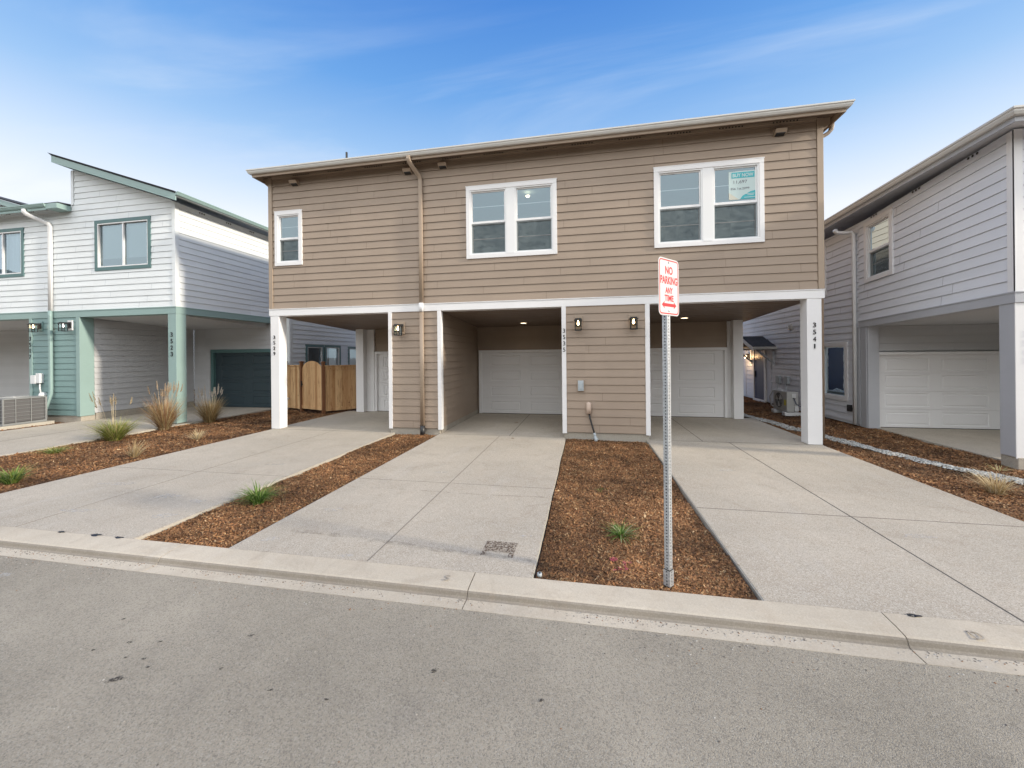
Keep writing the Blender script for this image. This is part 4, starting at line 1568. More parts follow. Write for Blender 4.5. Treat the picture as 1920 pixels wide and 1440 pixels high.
clip_above(main, (-11.0, 9.1, 6.41 - .19), (RS, 0, 1))
mb = MB()
lap(mb, FT, -34, TX - .09, 3.37, 3.37 + 18 * EXP - .0002, tops, rng=random.Random(42))
low_ = mb.build('upper_siding', [M['sagew'], M['sagew_seam']], T, norm=False)
clip_above(low_, (-11.0, 9.1, 6.41 - .19), (RS, 0, 1))
mb = MB()
FTS = Fr(TX, 0, 0, 1, 1, 0)
lap(mb, FTS, 9.19, 12.75, 3.37, 6.36, (), seams=False)
lap(mb, Fr(-15.31, 0, 0, 1, -1, 0), 9.1, 20, 6.4, 7.62, (), seams=False)
mb.build('side_siding', [M['sagew'], M['sagew_seam']], T, norm=False)
mb = MB()
wall_backing(mb, FT, -34, TX - .002, 3.36, 6.35, tops)
mb.box(TX - .14, TX - .002, 9.25, 12.75, 3.36, 6.34)
mb.box(-34, TX, 19.8, 20, 0, 6.3)
mb.build('wall', M['sagew'], T)
mb = MB()      # wall above the low roof, behind the siding
mb.prism([(-15.28, 6.35), (TX - .02, 6.35), (TX - .02, rz(TX) - .2), (-15.28, rz(-15.28) - .2)], lambda p, t: (p[0], t, p[1]), 9.102, 9.24)
mb.box(-15.30, -15.2, 9.24, 19.8, 6.35, 7.6)
mb.build('gable_wall', M['sagew'], T)
mb = MB()
mb.fbox(FT, TX - .085, TX + .027, .002, .034, 3.37, 6.37); mb.box(TX + .001, TX + .027, 9.097, 9.18, 3.37, 6.36)
mb.build('corner_board', M['sagew'], T, bevel=.003)
mb = MB()
mb.fbox(FT, -15.31, -15.225, .002, .034, 6.575, 7.62)
mb.box(-15.335, -15.311, 9.075, 9.16, 6.5, 7.62)
mb.build('corner_board', M['sagew'], T, bevel=.003)
# teal band
mb = MB()
mb.fbox(FT, -34, TX + .03, -.24, .032, 3.165, 3.345)
mb.fbox(FT, -34, TX + .036, -.10, .044, 3.345, 3.37)
mb.box(TX - .20, TX + .03, 9.34, 12.75, 3.165, 3.345); mb.box(TX - .1, TX + .04, 9.2, 12.75, 3.345, 3.369)
mb.build('band_board', M['teal_light'], T, bevel=.004)
# pier
mb = MB()
lap(mb, FT, -16.96, -15.17, .17, 3.165, (), rng=random.Random(43))
mb.build('pier_siding', [M['teal'], M['teal']], T, norm=False)
mb = MB(); mb.fbox(FT, -17.07, -16.955, .002, .034, .15, 3.164); mb.build('pier_board', M['teal_light'], T, bevel=.004)
mb = MB(); mb.fbox(FT, -15.175, -15.03, .002, .034, .15, 3.164); mb.box(-15.064, -15.03, 9.097, 9.42, .15, 3.164); mb.build('pier_board', M['teal_light'], T, bevel=.004)
mb = MB(); mb.box(-17.05, -15.08, 9.11, 12.5, .16, 3.3); mb.build('pier_core', M['palewall'], T)
mb = MB(); mb.box(-17.04, -15.07, 9.105, 9.45, -.1, .16); mb.box(-15.10, -15.02, 9.45, 12.55, -.05, .20); mb.build('foundation', M['foundation'], T)
mb = MB()
lap(mb, Fr(-15.06, 0, 0, 1, 1, 0), 9.43, 12.55, .21, 3.1, (), seams=False)
lap(mb, Fr(-17.06, 0, 0, 1, -1, 0), 9.13, 12.5, .15, 3.1, (), seams=False)
lap(mb, Fr(0, 12.5, 1, 0, 0, -1), -34, -17.07, .12, 3.3, (), seams=False)
FTD = Fr(0, 12.58, 1, 0, 0, -1)
lap(mb, FTD, -15.04, -14.31, .12, 3.2, (), seams=False)
lap(mb, FTD, -14.31, -10.89, 2.20, 3.2, (), seams=False)
mb.fbox(FTD, -15.04, -10.9, -.15, -.04, 0, 3.36); mb.fbox(FTD, -15.04, -14.3, -.039, -.002, 0, 3.3); mb.fbox(FTD, -14.3, -10.9, -.039, -.002, 2.2, 3.3); mb.box(-34, -17.07, 12.502, 12.7, 0, 3.4)
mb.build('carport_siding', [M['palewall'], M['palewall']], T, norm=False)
mb = MB()
mb.hexa([(-15.06, 9.34, 3.16), (TX - .2, 9.34, 3.16), (TX - .2, 12.6, 3.0), (-15.06, 12.6, 3.0), (-15.06, 9.34, 3.34), (TX - .2, 9.34, 3.34), (TX - .2, 12.6, 3.34), (-15.06, 12.6, 3.34)])
mb.hexa([(-34, 9.34, 3.16), (-17.06, 9.34, 3.16), (-17.06, 12.5, 3.16), (-34, 12.5, 3.16), (-34, 9.34, 3.34), (-17.06, 9.34, 3.34), (-17.06, 12.5, 3.34), (-34, 12.5, 3.34)])
mb.build('carport_ceiling', M['palewall'], T)
mb = MB(); mb.box(-11.765, -11.475, 9.075, 9.36, .02, 3.164); tp = mb.build('corner_post', M['teal_light'], T, bevel=.006)
mb = MB(); mb.box(-11.74, -11.5, 9.10, 9.34, -.05, .021); mb.build('base_plate', M['joint'], tp)
house_number(T, Fr(0, 9.075, 1, 0, 0, -1), '3523', -11.63, 2.63, pitch=.187, h=.125)
house_number(T, Fr(0, 9.07, 1, 0, 0, -1), '3517', -17.015, 2.60, pitch=.187, h=.125)
garage_door(T, FTD, -14.08, -11.05, 2.08, [(-13.8, -12.75), (-12.4, -11.35)], [(.10, .42), (.60, .94), (1.12, 1.46), (1.62, 1.98)], M['teal_door'], M['teal_dark'], tw=.13, label='dark slate garage door')
mb = MB(); mb.fbox(FTD, -10.915, -10.76, -.06, .03, 0, 3.36); mb.build('corner_board', M['sagew'], T, bevel=.003)
# rear wing behind the gate
FTW = Fr(-10.75, 0, 0, 1, 1, 0)
rw = [(13.35, 15.55, 1.0, 2.39), (16.1, 17.4, 1.0, 2.36)]
rops = [(w[0] + .09, w[1] - .09, w[2] + .09, w[3] - .09) for w in rw]
mb = MB(); lap(mb, FTW, 12.70, 20, .1, 3.37, rops, seams=False)
wall_backing(mb, FTW, 12.6, 20, 0, 3.37, rops)
mb.build('rear_wing_siding', [M['sagew'], M['sagew_seam']], T, norm=False)
mb = MB(); mb.box(-12, -10.76, 12.62, 20, 3.37, 3.5); mb.build('rear_wing_roof', M['shingle'], T)
w_ = slider_window(T, FTW, 13.35, 14.42, 1.0, 2.39, M['teal_dark'], fixed=True)
w_ = slider_window(T, FTW, 14.48, 15.55, 1.0, 2.39, M['teal_dark'], fixed=True)
w_ = slider_window(T, FTW, 16.1, 17.4, 1.0, 2.36, M['teal_dark'], fixed=True)
mb = MB(); mb.box(-13.2, -13.1, 12.9, 18, .3, 3.3); mb.box(-13.1, -10.95, 12.8, 18, .28, .3); mb.build('room_interior', M['interior_floor'], T)
slider_window(T, FT, *twin1, M['teal_dark'], blinds='curtain', label='upper window with teal trim and a curtain')
slider_window(T, FT, *twin2, M['teal_dark'], blinds='slats', label='upper sliding window with teal trim and a half lowered blind')
room(T, FT, twin1[0] + .4, twin1[1], twin1[2], twin1[3], 2.6)
room(T, FT, twin2[0], twin2[1] - .1, twin2[2], twin2[3], 2.6)
wall_lantern(T, FT, -16.60, 2.90, M['teal'])
wall_lantern(T, FT, -15.40, 2.90, M['plastic_white'], lit=False)
mb = MB(); mb.fbox(FT, -16.66, -16.50, .01, .12, 1.16, 1.46); mb.fbox(FT, -16.86, -16.66, .02, .13, 1.14, 1.40); bx = mb.build('meter_box', M['plastic_white'], T, bevel=.01)
mb = MB(); mb.tube([FT.p(-16.58, .06, 1.16), FT.p(-16.57, .07, 1.0), FT.p(-16.52, .08, .86)], .018, 10); mb.lathe(FT.p(-16.46, .06, .80), [(.0001, .08), (.07, .06), (.10, 0), (.10, -.06), (.0001, -.06)], 14)
mb.build('conduit', M['plastic_white'], bx, smooth=True)
# downspout: white against the siding, teal against the pier
downspout(T, FT, 0, [(-16.56, .39, 6.42), (-16.56, .39, 6.34), (-16.50, .35, 6.27), (-16.30, .18, 6.14), (-16.14, .09, 6.06), (-16.10, .07, 5.96), (-16.10, .07, 5.0), (-16.10, .07, 3.372)], M['plastic_white'], w=.105)
downspout(T, FT, 0, [(-16.10, .085, 3.372), (-16.10, .085, 3.2), (-16.10, .085, 1.0), (-16.10, .09, .84), (-16.14, .16, .5), (-16.18, .24, .14)], M['teal_light'], w=.105)
mb = MB(); mb.tube([(-16.18, 8.86, .16), (-16.18, 8.85, -.05)], .06, 14); mb.build('drain_boot', M['greybox'], T, smooth=True)
# main single-slope roof
mb = MB()
xa, xb = -15.44, -11.0
mb.hexa([(xa, 8.70, rz(xa) + .001), (xb, 8.70, rz(xb) + .001), (xb, 20.3, rz(xb) + .001), (xa, 20.3, rz(xa) + .001),
         (xa - .06, 8.65, rz(xa) + .075), (xb + .03, 8.65, rz(xb) + .045), (xb + .03, 20.3, rz(xb) + .045), (xa - .06, 20.3, rz(xa) + .075)])
mb.build('roof', M['shingle'], T)
mb = MB()
mb.hexa([(xa, 8.70, rz(xa) - .19), (xb, 8.70, rz(xb) - .19), (xb, 8.735, rz(xb) - .19), (xa, 8.735, rz(xa) - .19), (xa, 8.70, rz(xa)), (xb, 8.70, rz(xb)), (xb, 8.735, rz(xb)), (xa, 8.735, rz(xa))])
mb.hexa([(xa, 8.737, rz(xa) - .19), (xa + .03, 8.737, rz(xa) - .19), (xa + .03, 20.2, rz(xa) - .19), (xa, 20.2, rz(xa) - .19), (xa, 8.737, rz(xa)), (xa + .03, 8.737, rz(xa)), (xa + .03, 20.2, rz(xa)), (xa, 20.2, rz(xa))])
mb.build('rake_board', M['teal_light'], T)
mb = MB()
mb.hexa([(xa + .03, 8.737, rz(xa) - .06), (xb, 8.737, rz(xb) - .06), (xb, 20.2, rz(xb) - .06), (xa + .03, 20.2, rz(xa) - .06),
         (xa + .03, 8.737, rz(xa) - .02), (xb, 8.737, rz(xb) - .02), (xb, 20.2, rz(xb) - .02), (xa + .03, 20.2, rz(xa) - .02)])
mb.build('soffit', M['sagew'], T)
mb = MB(); sweep_path(mb, [(-11.0, 8.70), (-11.0, 20.3)], gutter_prof(6.46)); sweep_path(mb, [(-34, 8.78), (-15.75, 8.78)], gutter_prof(6.535)); mb.build('gutter', M['teal_light'], T)
mb = MB()
y = 9.8
while y < 12.6:
    for k in range(3): mb.lathe((TX + .02, y + .07 * k, 6.30), [(.022, 0), (.022, .004)], 10, axis=(1, 0, 0))
    y += .9
for x in (-18.0, -17.0, -16.0):
    holes_row(mb, FT, [x + .075 * k for k in range(3)], .02, 6.50)
mb.build('eave_vent', M['black'], T)
# low roof to the left, rising to the back
mb = MB()
mb.hexa([(-34, 8.78, 6.53), (-15.34, 8.78, 6.53), (-15.34, 13, 7.0), (-34, 13, 7.0), (-34, 8.78, 6.57), (-15.34, 8.78, 6.57), (-15.34, 13, 7.04), (-34, 13, 7.04)])
mb.build('lower_roof', M['shingle'], T)
mb = MB()
mb.hexa([(-15.75, 8.74, 6.38), (-15.32, 8.74, 6.38), (-15.32, 9.07, 6.38), (-15.75, 9.07, 6.38), (-15.75, 8.74, 6.525), (-15.32, 8.74, 6.525), (-15.32, 9.07, 6.53), (-15.75, 9.07, 6.53)])
mb.box(-34, -15.75, 8.755, 8.78, 6.36, 6.525)
mb.build('eave_board', M['teal_light'], T)
mb = MB(); mb.box(-34, -15.75, 8.78, 9.1, 6.50, 6.525); mb.build('eave_soffit', M['sagew'], T)
# next unit's raised roof behind
mb = MB()
mb.hexa([(-27, 10.5, 9.55), (-19.0, 10.5, 7.18), (-19.0, 16, 7.18), (-27, 16, 9.55), (-27, 10.5, 9.60), (-18.95, 10.5, 7.23), (-18.95, 16, 7.23), (-27, 16, 9.60)])
mb.build('far_roof', M['shingle'], T)
mb = MB(); mb.hexa([(-27, 10.52, 9.36), (-19.05, 10.52, 7.0), (-19.05, 10.56, 7.0), (-27, 10.56, 9.36), (-27, 10.52, 9.549), (-19.05, 10.52, 7.18), (-19.05, 10.56, 7.18), (-27, 10.56, 9.549)])
mb.build('far_rake_board', M['teal_light'], T)
mb = MB(); mb.prism([(-27, 6.4), (-19.3, 6.4), (-19.3, 7.05), (-27, 9.4)], lambda p, t: (p[0], t, p[1]), 11.0, 11.2); mb.build('far_gable_wall', M['sagew'], T)

# ================================================================== GREY HOUSE
G = thing('grey_house', (8.5, 7.63, 0), 'light grey house with a white garage door in an open carport', 'house')
GX = 6.82
FGR = Fr(GX, 0, 0, 1, -1, 0)          # a = y
gw_up = (10.10, 11.0, 3.55, 5.00)
gw_lo = (11.66, 13.75, .57, 2.15)
gw_far = (12.55, 13.5, 3.50, 4.93)
gdoor = (16.45, 17.35, 0.0, 2.02)
gops = [(w[0] + .08, w[1] - .08, w[2] + .08, w[3] - .08) for w in (gw_up, gw_lo, gw_far)]
mb = MB()
lap(mb, FGR, 7.72, 11.22, 2.655, 5.10, gops, rng=random.Random(51))
lap(mb, FGR, 11.22, 22, .08, 5.10, gops, rng=random.Random(52))
lap(mb, Fr(0, 7.63, 1, 0, 0, -1), GX + .09, 12.5, 2.655, 5.10, (), seams=False)
mb.build('siding', [M['grey'], M['grey_seam']], G, norm=False)
mb = MB()
wall_backing(mb, FGR, 7.64, 22, 2.65, 5.12, gops)
wall_backing(mb, FGR, 11.2, 22, 0, 2.65, gops)
mb.box(GX + .14, 12.5, 7.632, 7.78, 2.65, 5.12)
mb.box(12.3, 12.5, 7.78, 22, 0, 5.12)
mb.build('wall', M['grey'], G)
mb = MB()
mb.box(GX - .026, GX - .001, 7.60, 7.72, 2.655, 5.1); mb.box(GX - .026, GX + .09, 7.602, 7.629, 2.655, 5.1)
cbd = mb.build('corner_board', M['white'], G, bevel=.003)
mb = MB()
mb.box(GX - .027, GX - .001, 11.20, 11.30, .04, 2.50)
mb.build('wall_end_board', M['grey_trim'], G, bevel=.003)
mb = MB()
mb.box(GX - .03, GX + .2, 7.60, 11.22, 2.485, 2.635); mb.box(GX - .042, GX + .1, 7.588, 11.22, 2.635, 2.655)
mb.box(GX + .2, 12.5, 7.60, 7.85, 2.485, 2.635)
mb.build('beam', M['grey_trim'], G, bevel=.004)
mb = MB(); mb.box(GX - .015, GX + .25, 7.63, 7.87, .14, 2.484); gp = mb.build('corner_post', M['grey_trim'], G, bevel=.006)
mb = MB(); mb.box(GX - .016, GX + .26, 7.618, 7.629, .12, 2.484); mb.build('post_face_board', M['white'], gp)
mb = MB(); mb.box(GX + .0, GX + .27, 7.61, 7.88, -.12, .139); mb.build('footing', M['foundation'], gp, bevel=.01)
house_number(G, Fr(0, 7.618, 1, 0, 0, -1), '3547', 7.0, 2.08, pitch=.135, h=.095)
mb = MB(); mb.box(GX + .0, GX + .24, 10.95, 11.3, .0, 2.49); mb.box(GX - .02, GX - .001, 10.98, 11.18, .0, 2.48)
mb.build('pilaster', M['grey_trim'], G, bevel=.005)
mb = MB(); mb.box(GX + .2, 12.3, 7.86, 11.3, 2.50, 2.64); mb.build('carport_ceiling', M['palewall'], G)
FGD = Fr(0, 11.12, 1, 0, 0, -1)
mb = MB(); lap(mb, FGD, 7.06, 10.0, 1.90, 2.50, (), seams=False); mb.fbox(FGD, 7.0, 12.3, -.15, -.04, 0, 2.5); mb.fbox(FGD, 7.0, 10.0, -.039, -.002, 1.88, 2.5)
mb.box(9.86, 9.98, 7.86, 11.1, 0, 2.5)
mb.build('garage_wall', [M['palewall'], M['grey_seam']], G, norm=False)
garage_door(G, FGD, 7.14, 9.66, 1.79, [(7.28, 8.22), (8.47, 9.41)], [(.07, .39), (.52, .85), (.97, 1.29), (1.39, 1.71)], M['door_white'], M['white'], tw=.07)
hung_window(G, FGR, *gw_up, 1, M['white'], M['vinyl'], cross=True, label='upper window with crossed bars in its upper half')
hung_window(G, FGR, *gw_far, 1, M['white'], M['vinyl'], cross=True)
slider_window(G, FGR, *gw_lo, M['white'], split=.52, label='large ground floor window reflecting the lane')
room(G, FGR, gw_up[0], gw_up[1], gw_up[2], gw_up[3] - .3, 2.4)
mb = MB(); mb.box(9.6, 9.7, 11.4, 15, .1, 3.0); mb.box(7.0, 9.6, 11.35, 11.45, .1, 3.0); mb.box(7.0, 9.6, 11.4, 15, .05, .1); mb.box(7.0, 9.6, 14.9, 15, .1, 3); mb.build('room_interior', M['interior_floor'], G)
mb = MB(); ring(mb, FGR, gdoor[0] - .10, gdoor[1] + .10, -.05, gdoor[3] + .10, .10, .003, .06); gd = mb.build('front_door', M['white'], G)
mb = MB(); mb.fbox(FGR, gdoor[0] + .03, gdoor[1] - .03, .004, .028, .02, 2.0); ring(mb, FGR, gdoor[0] + .01, gdoor[1] - .01, .01, 2.01, .13, .028, .036); mb.build('door_leaf', M['blue'], gd)
mb = MB(); mb.fbox(FGR, gdoor[1] - .12, gdoor[1] - .07, .02, .07, .92, 1.16); mb.build('handle', M['black'], gd)
mb = MB(); mb.fbox(FGR, 15.92, 16.0, .003, .028, .04, 2.0); mb.fbox(FGR, 18.2, 18.3, .003, .028, .04, 2.3); mb.build('porch_board', M['grey'], G)
# gabled canopy over the door
mb = MB()
ye0, ye1, yr_, ze, zrg = 15.55, 17.75, 16.65, 2.08, 2.50
for (ya, yb2) in ((ye0, yr_), (ye1, yr_)):
    mb.hexa([(6.05, ya, ze), (GX - .003, ya, ze), (GX - .003, yb2, zrg), (6.05, yb2, zrg), (6.03, ya, ze + .04), (GX - .003, ya, ze + .04), (GX - .003, yb2, zrg + .04), (6.03, yb2, zrg + .04)])
cp = mb.build('door_canopy', M['shingle'], G)
mb = MB()
for (ya, yb2) in ((ye0 - .02, yr_), (ye1 + .02, yr_)):
    mb.hexa([(6.02, ya, ze - .13), (6.05, ya, ze - .13), (6.05, yb2, zrg - .12), (6.02, yb2, zrg - .12), (6.02, ya, ze + .01), (6.05, ya, ze + .01), (6.05, yb2, zrg + .01), (6.02, yb2, zrg + .01)])
mb.build('rake_board', M['white'], cp)
mb = MB(); sweep_path(mb, [(6.04, ye0), (GX - .01, ye0)], gutter_prof(ze + .02, .09, .08)); mb.build('gutter', M['gutter'], cp)
mb = MB()
for y in (ye0 + .18, ye1 - .18):
    mb.box(6.15, GX - .01, y - .04, y + .04, ze - .09, ze - .01)
    mb.hexa([(6.25, y - .04, ze - .12), (6.36, y - .04, ze - .12), (6.36, y + .04, ze - .12), (6.25, y + .04, ze - .12), (6.25, y - .04, ze - .05), (6.36, y - .04, ze - .05), (6.36, y + .04, ze - .05), (6.25, y + .04, ze - .05)][:4] +
            [(6.14, y - .04, ze - .02), (6.25, y - .04, ze - .02), (6.25, y + .04, ze - .02), (6.14, y + .04, ze - .02)])
    mb.tube([(6.24, y, ze - .08), (6.76, y, ze - .55)], .04, 6)
    mb.box(6.74, GX - .004, y - .05, y + .05, ze - .65, ze)
mb.build('bracket', M['grey_trim'], cp)
mb = MB(); mb.box(6.66, 6.78, 17.75, 17.87, 1.62, 1.86); pl = mb.build('porch_light', M['black'], G, bevel=.01)
mb = MB(); mb.lathe((6.64, 17.81, 1.72), [(.0001, -.06), (.05, -.04), (.05, .04), (.0001, .06)], 12); mb.build('bulb', M['bulb'], pl)
pt = bpy.data.lights.new('porch_glow', 'POINT'); pt.energy = 12; pt.color = (1, .62, .3); pt.shadow_soft_size = .06
po = bpy.data.objects.new('porch_glow', pt); po.parent = pl; po.location = Vector((6.55, 17.75, 1.70)) - worldloc(pl); COL.objects.link(po)
# wall fittings
mb = MB(); mb.lathe((GX - .005, 14.5, 2.74), [(.12, 0), (.12, .05), (.09, .07), (.05, .075), (.04, .055), (.0001, .055)], 20, axis=(-1, 0, 0)); mb.build('round_vent', M['acmetal'], G)
for y in (14.75, 15.35):
    mb = MB(); mb.fbox(FGR, y - .12, y + .12, .004, .09, .80, 1.06); bb = mb.build('isolator_box', M['greybox'], G, bevel=.008)
    mb = MB(); mb.tube([FGR.p(y, .05, .80), FGR.p(y - .05, .10, .62), FGR.p(y - .12, .18, .5)], .016, 8); mb.build('conduit', M['greybox'], bb, smooth=True)
mb = MB(); mb.fbox(FGR, 11.50, 11.62, .01, .08, .33, .50); mb.build('outlet_cover', M['black'], G, bevel=.008)
downspout(G, FGR, 0, [(11.45, .40, 5.06), (11.45, .40, 5.02), (11.44, .36, 4.97), (11.38, .22, 4.94), (11.33, .10, 4.93), (11.32, .065, 4.86), (11.32, .065, 4.6), (11.32, .065, 0.03)], M['vinyl'], w=.07, t=.10)
# eaves
mb = MB(); sweep_path(mb, [(6.45, 22.3), (6.45, 7.2), (12.8, 7.2)], gutter_prof(5.17)); mb.build('gutter', M['gutter'], G)
mb = MB(); sweep_path(mb, [(6.45, 22.3), (6.45, 7.2), (12.8, 7.2)], [(-.025, 5.16), (-.025, 5.0), (-.001, 5.0), (-.001, 5.16)]); mb.build('fascia', M['grey_trim'], G)
mb = MB(); mb.box(6.47, 12.8, 7.22, 22.3, 5.115, 5.13); mb.build('soffit', M['grey'], G)
y = 8.2
while y < 15:
    mb = MB()
    for k in range(3): mb.lathe((GX - .02, y + .08 * k, 5.075), [(.022, 0), (.022, .004)], 10, axis=(-1, 0, 0))
    y += 1.2
    mb.build('eave_vent', M['black'], G)
mb = MB()
mb.face([(6.45, 7.2, 5.175), (12.8, 7.2, 5.175), (11, 10.4, 6.0), (9.6, 10.4, 6.0)]); mb.face([(6.45, 7.2, 5.175), (9.6, 10.4, 6.0), (9.6, 19, 6.0), (6.45, 22.3, 5.175)])
mb.face([(12.8, 7.2, 5.175), (12.8, 22.3, 5.175), (11, 19, 6.0), (11, 10.4, 6.0)]); mb.face([(9.6, 10.4, 6.0), (11, 10.4, 6.0), (11, 19, 6.0), (9.6, 19, 6.0)])
mb.build('roof', M['shingle'], G)


def warp(root):
    """stretches this house: it gains height towards the lane"""
    for o in root.children_recursive:
        if o.type != 'MESH': continue
        off = worldloc(o)
        me = o.data
        for v in me.vertices:
            y = v.co.y + off.y
            if y < 11.2:
                z = v.co.z + off.z
                if z > 0: v.co.z = z * (1 + .062 * (11.2 - y) / 3.5) - off.z


warp(G)
bpy.context.view_layer.update()

# ================================================================== CEDAR FENCE AND GATE
def fence_panel(pa, pb, ztop, label, posts):
    """board panel between two plan points with cap, frame rails; posts: which ends carry a post (0/1)"""
    pa, pb = Vector(pa), Vector(pb)
    L = (pb - pa).length
    u = (pb - pa) / L
    F = Fr(pa.x, pa.y, u.x, u.y, u.y, -u.x)
    th = thing('cedar_fence', (pa.x, pa.y, 0), label, 'fence', 'cedar fence panels')
    mb = MB()
    a = .055; rs = random.Random(int(L * 1000))
    while a < L - .06:
        w = min(.135, L - .055 - a)
        mb.fbox(F, a + .002, a + w - .002, -.010 + rs.uniform(-.003, .003), .010, .12, ztop - .14)
        a += w
    mb.build('boards', M['cedar'], th)
    mb = MB()
    mb.fbox(F, .05, L - .05, -.02, .026, .06, .15); mb.build('bottom_rail', M['cedar'], th, bevel=.003)
    mb = MB(); mb.fbox(F, .05, L - .05, -.02, .026, ztop - .15, ztop - .039)
    mb.fbox(F, .04, L - .04, -.06, .06, ztop - .04, ztop)
    mb.build('top_rail', M['cedar'], th, bevel=.003)
    for e in posts:
        a = 0 if e == 0 else L
        mb = MB()
        mb.fbox(F, a - .05, a + .05, -.05, .05, -.05, ztop + .09)
        mb.fbox(F, a - .075, a + .075, -.075, .075, ztop + .09, ztop + .115)
        mb.hexa([F.p(a - .07, -.07, ztop + .115), F.p(a + .07, -.07, ztop + .115), F.p(a + .07, .07, ztop + .115), F.p(a - .07, .07, ztop + .115),
                 F.p(a - .02, -.02, ztop + .14), F.p(a + .02, -.02, ztop + .14), F.p(a + .02, .02, ztop + .14), F.p(a - .02, .02, ztop + .14)])
        mb.build('post', M['cedar_post'], th, bevel=.003)
    return th


PA, PB_, PC, PD = (-10.83, 12.40), (-9.80, 11.98), (-8.60, 11.52), (-7.72, 12.62)
fence_panel(PA, PB_, 1.61, 'cedar fence panel between the slate garage door and the arched gate', (0, 1))
fence_panel(PC, PD, 1.60, 'longer shaded cedar fence panel between the arched gate and the white post', (0,))
u_ = (Vector(PC) - Vector(PB_)); Lg = u_.length; u_ /= Lg
FGt = Fr(PB_[0], PB_[1], u_.x, u_.y, u_.y, -u_.x)
gt = thing('fence_gate', (PB_[0], PB_[1], 0), 'pale cedar gate with an arched top and black latch', 'gate')
g0, g1 = .07, Lg - .065
gc = (g0 + g1) / 2; gr_ = (g1 - g0) / 2
mb = MB()
nb = 8
for k in range(nb):
    xa = g0 + (g1 - g0) * k / nb + .0015; xb = g0 + (g1 - g0) * (k + 1) / nb - .0015
    poly = [(xa, .10), (xb, .10)]
    for q in range(5):
        x = xb + (xa - xb) * q / 4
        poly.append((x, 1.43 + .32 * math.sqrt(max(0, 1 - ((x - gc) / (gr_ + .004)) ** 2))))
    mb.prism(poly, lambda p, t: FGt.p(p[0], t, p[1]), .0, .022)
M['cedar_pale'] = paint('fresh_cedar', (0.62, 0.42, 0.24), 0.8, 0.1, 0.3)
mb.build('boards', M['cedar'], gt)
mb = MB(); mb.fbox(FGt, g0, g1, .0225, .045, .10, .20); mb.build('rail', M['cedar'], gt, bevel=.003)
mb = MB(); mb.fbox(FGt, g0 - .03, g0 + .05, .023, .045, .92, .96); mb.fbox(FGt, g0 - .01, g0 + .02, .045, .075, .86, 1.06); mb.build('latch', M['black'], gt, bevel=.004)
# garden tap on its riser in front of the fence
hb = thing('standpipe', (-10.35, 11.95, 0), 'small garden tap on a thin riser in front of the cedar fence', 'tap')
mb = MB(); mb.tube([(-10.35, 11.95, -.05), (-10.35, 11.95, .42)], .014, 8); mb.tube([(-10.41, 11.95, .42), (-10.28, 11.95, .42)], .022, 8); mb.build('riser', M['galv'], hb, smooth=True)
mb = MB(); mb.lathe((-10.35, 11.92, .45), [(.05, 0), (.05, .015)], 12); mb.build('tap_wheel', M['plastic_white'], hb)

# ================================================================== NO PARKING SIGN
SG = thing('no_parking_sign', (0.648, 3.315, 0), 'white and red NO PARKING sign on a perforated steel post in the mulch', 'street sign')
th_ = math.radians(41.0)
su = Vector((math.sin(th_), math.cos(th_))); sn = Vector((su.y, -su.x))
FS = Fr(.648, 3.315, su.x, su.y, sn.x, sn.y)


def perforated(F, half, z0, z1, holes_r, t=.0022):
    """square tube whose four walls carry real round holes"""
    mb = MB()
    pitch = .0254
    n = int((z1 - z0) / pitch)
    for side in range(4):
        for k in range(n):
            zc_ = z0 + (k + .5) * pitch
            # square cell with an octagonal hole, outer skin and inner skin
            def P(a, d, z):
                if side == 0: return F.p(a, half + d, z)
                if side == 1: return F.p(-a, -half - d, z)
                if side == 2: return F.p(half + d, -a, z)
                return F.p(-half - d, a, z)
            outer = []; hole = []; holei = []
            for q in range(8):
                an = math.pi / 8 + q * math.pi / 4
                ca, sa = math.cos(an), math.sin(an)
                m_ = max(abs(ca), abs(sa))
                outer.append(P(ca / m_ * half, 0, zc_ + sa / m_ * pitch / 2))
                hole.append(P(ca * holes_r, 0, zc_ + sa * holes_r))
                holei.append(P(ca * holes_r, -t, zc_ + sa * holes_r))
            corners = {0: (1, 1), 2: (-1, 1), 4: (-1, -1), 6: (1, -1)}
            for q in range(8):
                r = (q + 1) % 8
                if q in corners and False: pass
                mb.face([outer[q], outer[r], hole[r], hole[q]])
                mb.face([hole[q], hole[r], holei[r], holei[q]])
            for (sx, sy), (qa, qb) in (((1, 1), (0, 1)), ((-1, 1), (2, 3)), ((-1, -1), (4, 5)), ((1, -1), (6, 7))):
                mb.face([outer[qa], P(sx * half, 0, zc_ + sy * pitch / 2), outer[qb]])
    return mb


mb = perforated(FS, .0222, 0.10, 2.60, .0066)
# black filler stands in for the shade inside the hollow post
post = mb.build('post', M['galv'], SG, norm=False)
mb = MB(); mb.fbox(FS, -.0190, .0190, -.0190, .0190, .02, 2.59); mb.build('post_shade_filler', M['black'], post)
mb = perforated(FS, .0285, -.004, .13, .0066)
slv = mb.build('ground_sleeve', M['galv'], SG, norm=False)
mb = MB(); mb.fbox(FS, -.0245, .0245, -.0245, .0245, -.05, .128); mb.build('sleeve_shade_filler', M['black'], slv)  # black filler in place of the shade inside the sleeve
z0s, z1s = 2.178, 2.635
sw, rad = .1525, .038


def rrect(cx, cz, hw, hh, r, n=7):
    pts = []
    for (sx, sz, a0) in ((1, 1, 0), (-1, 1, 90), (-1, -1, 180), (1, -1, 270)):
        for k in range(n + 1):
            a = math.radians(a0 + 90 * k / n)
            pts.append((cx + sx * (hw - r) + r * math.cos(a), cz + sz * (hh - r) + r * math.sin(a)))
    return pts


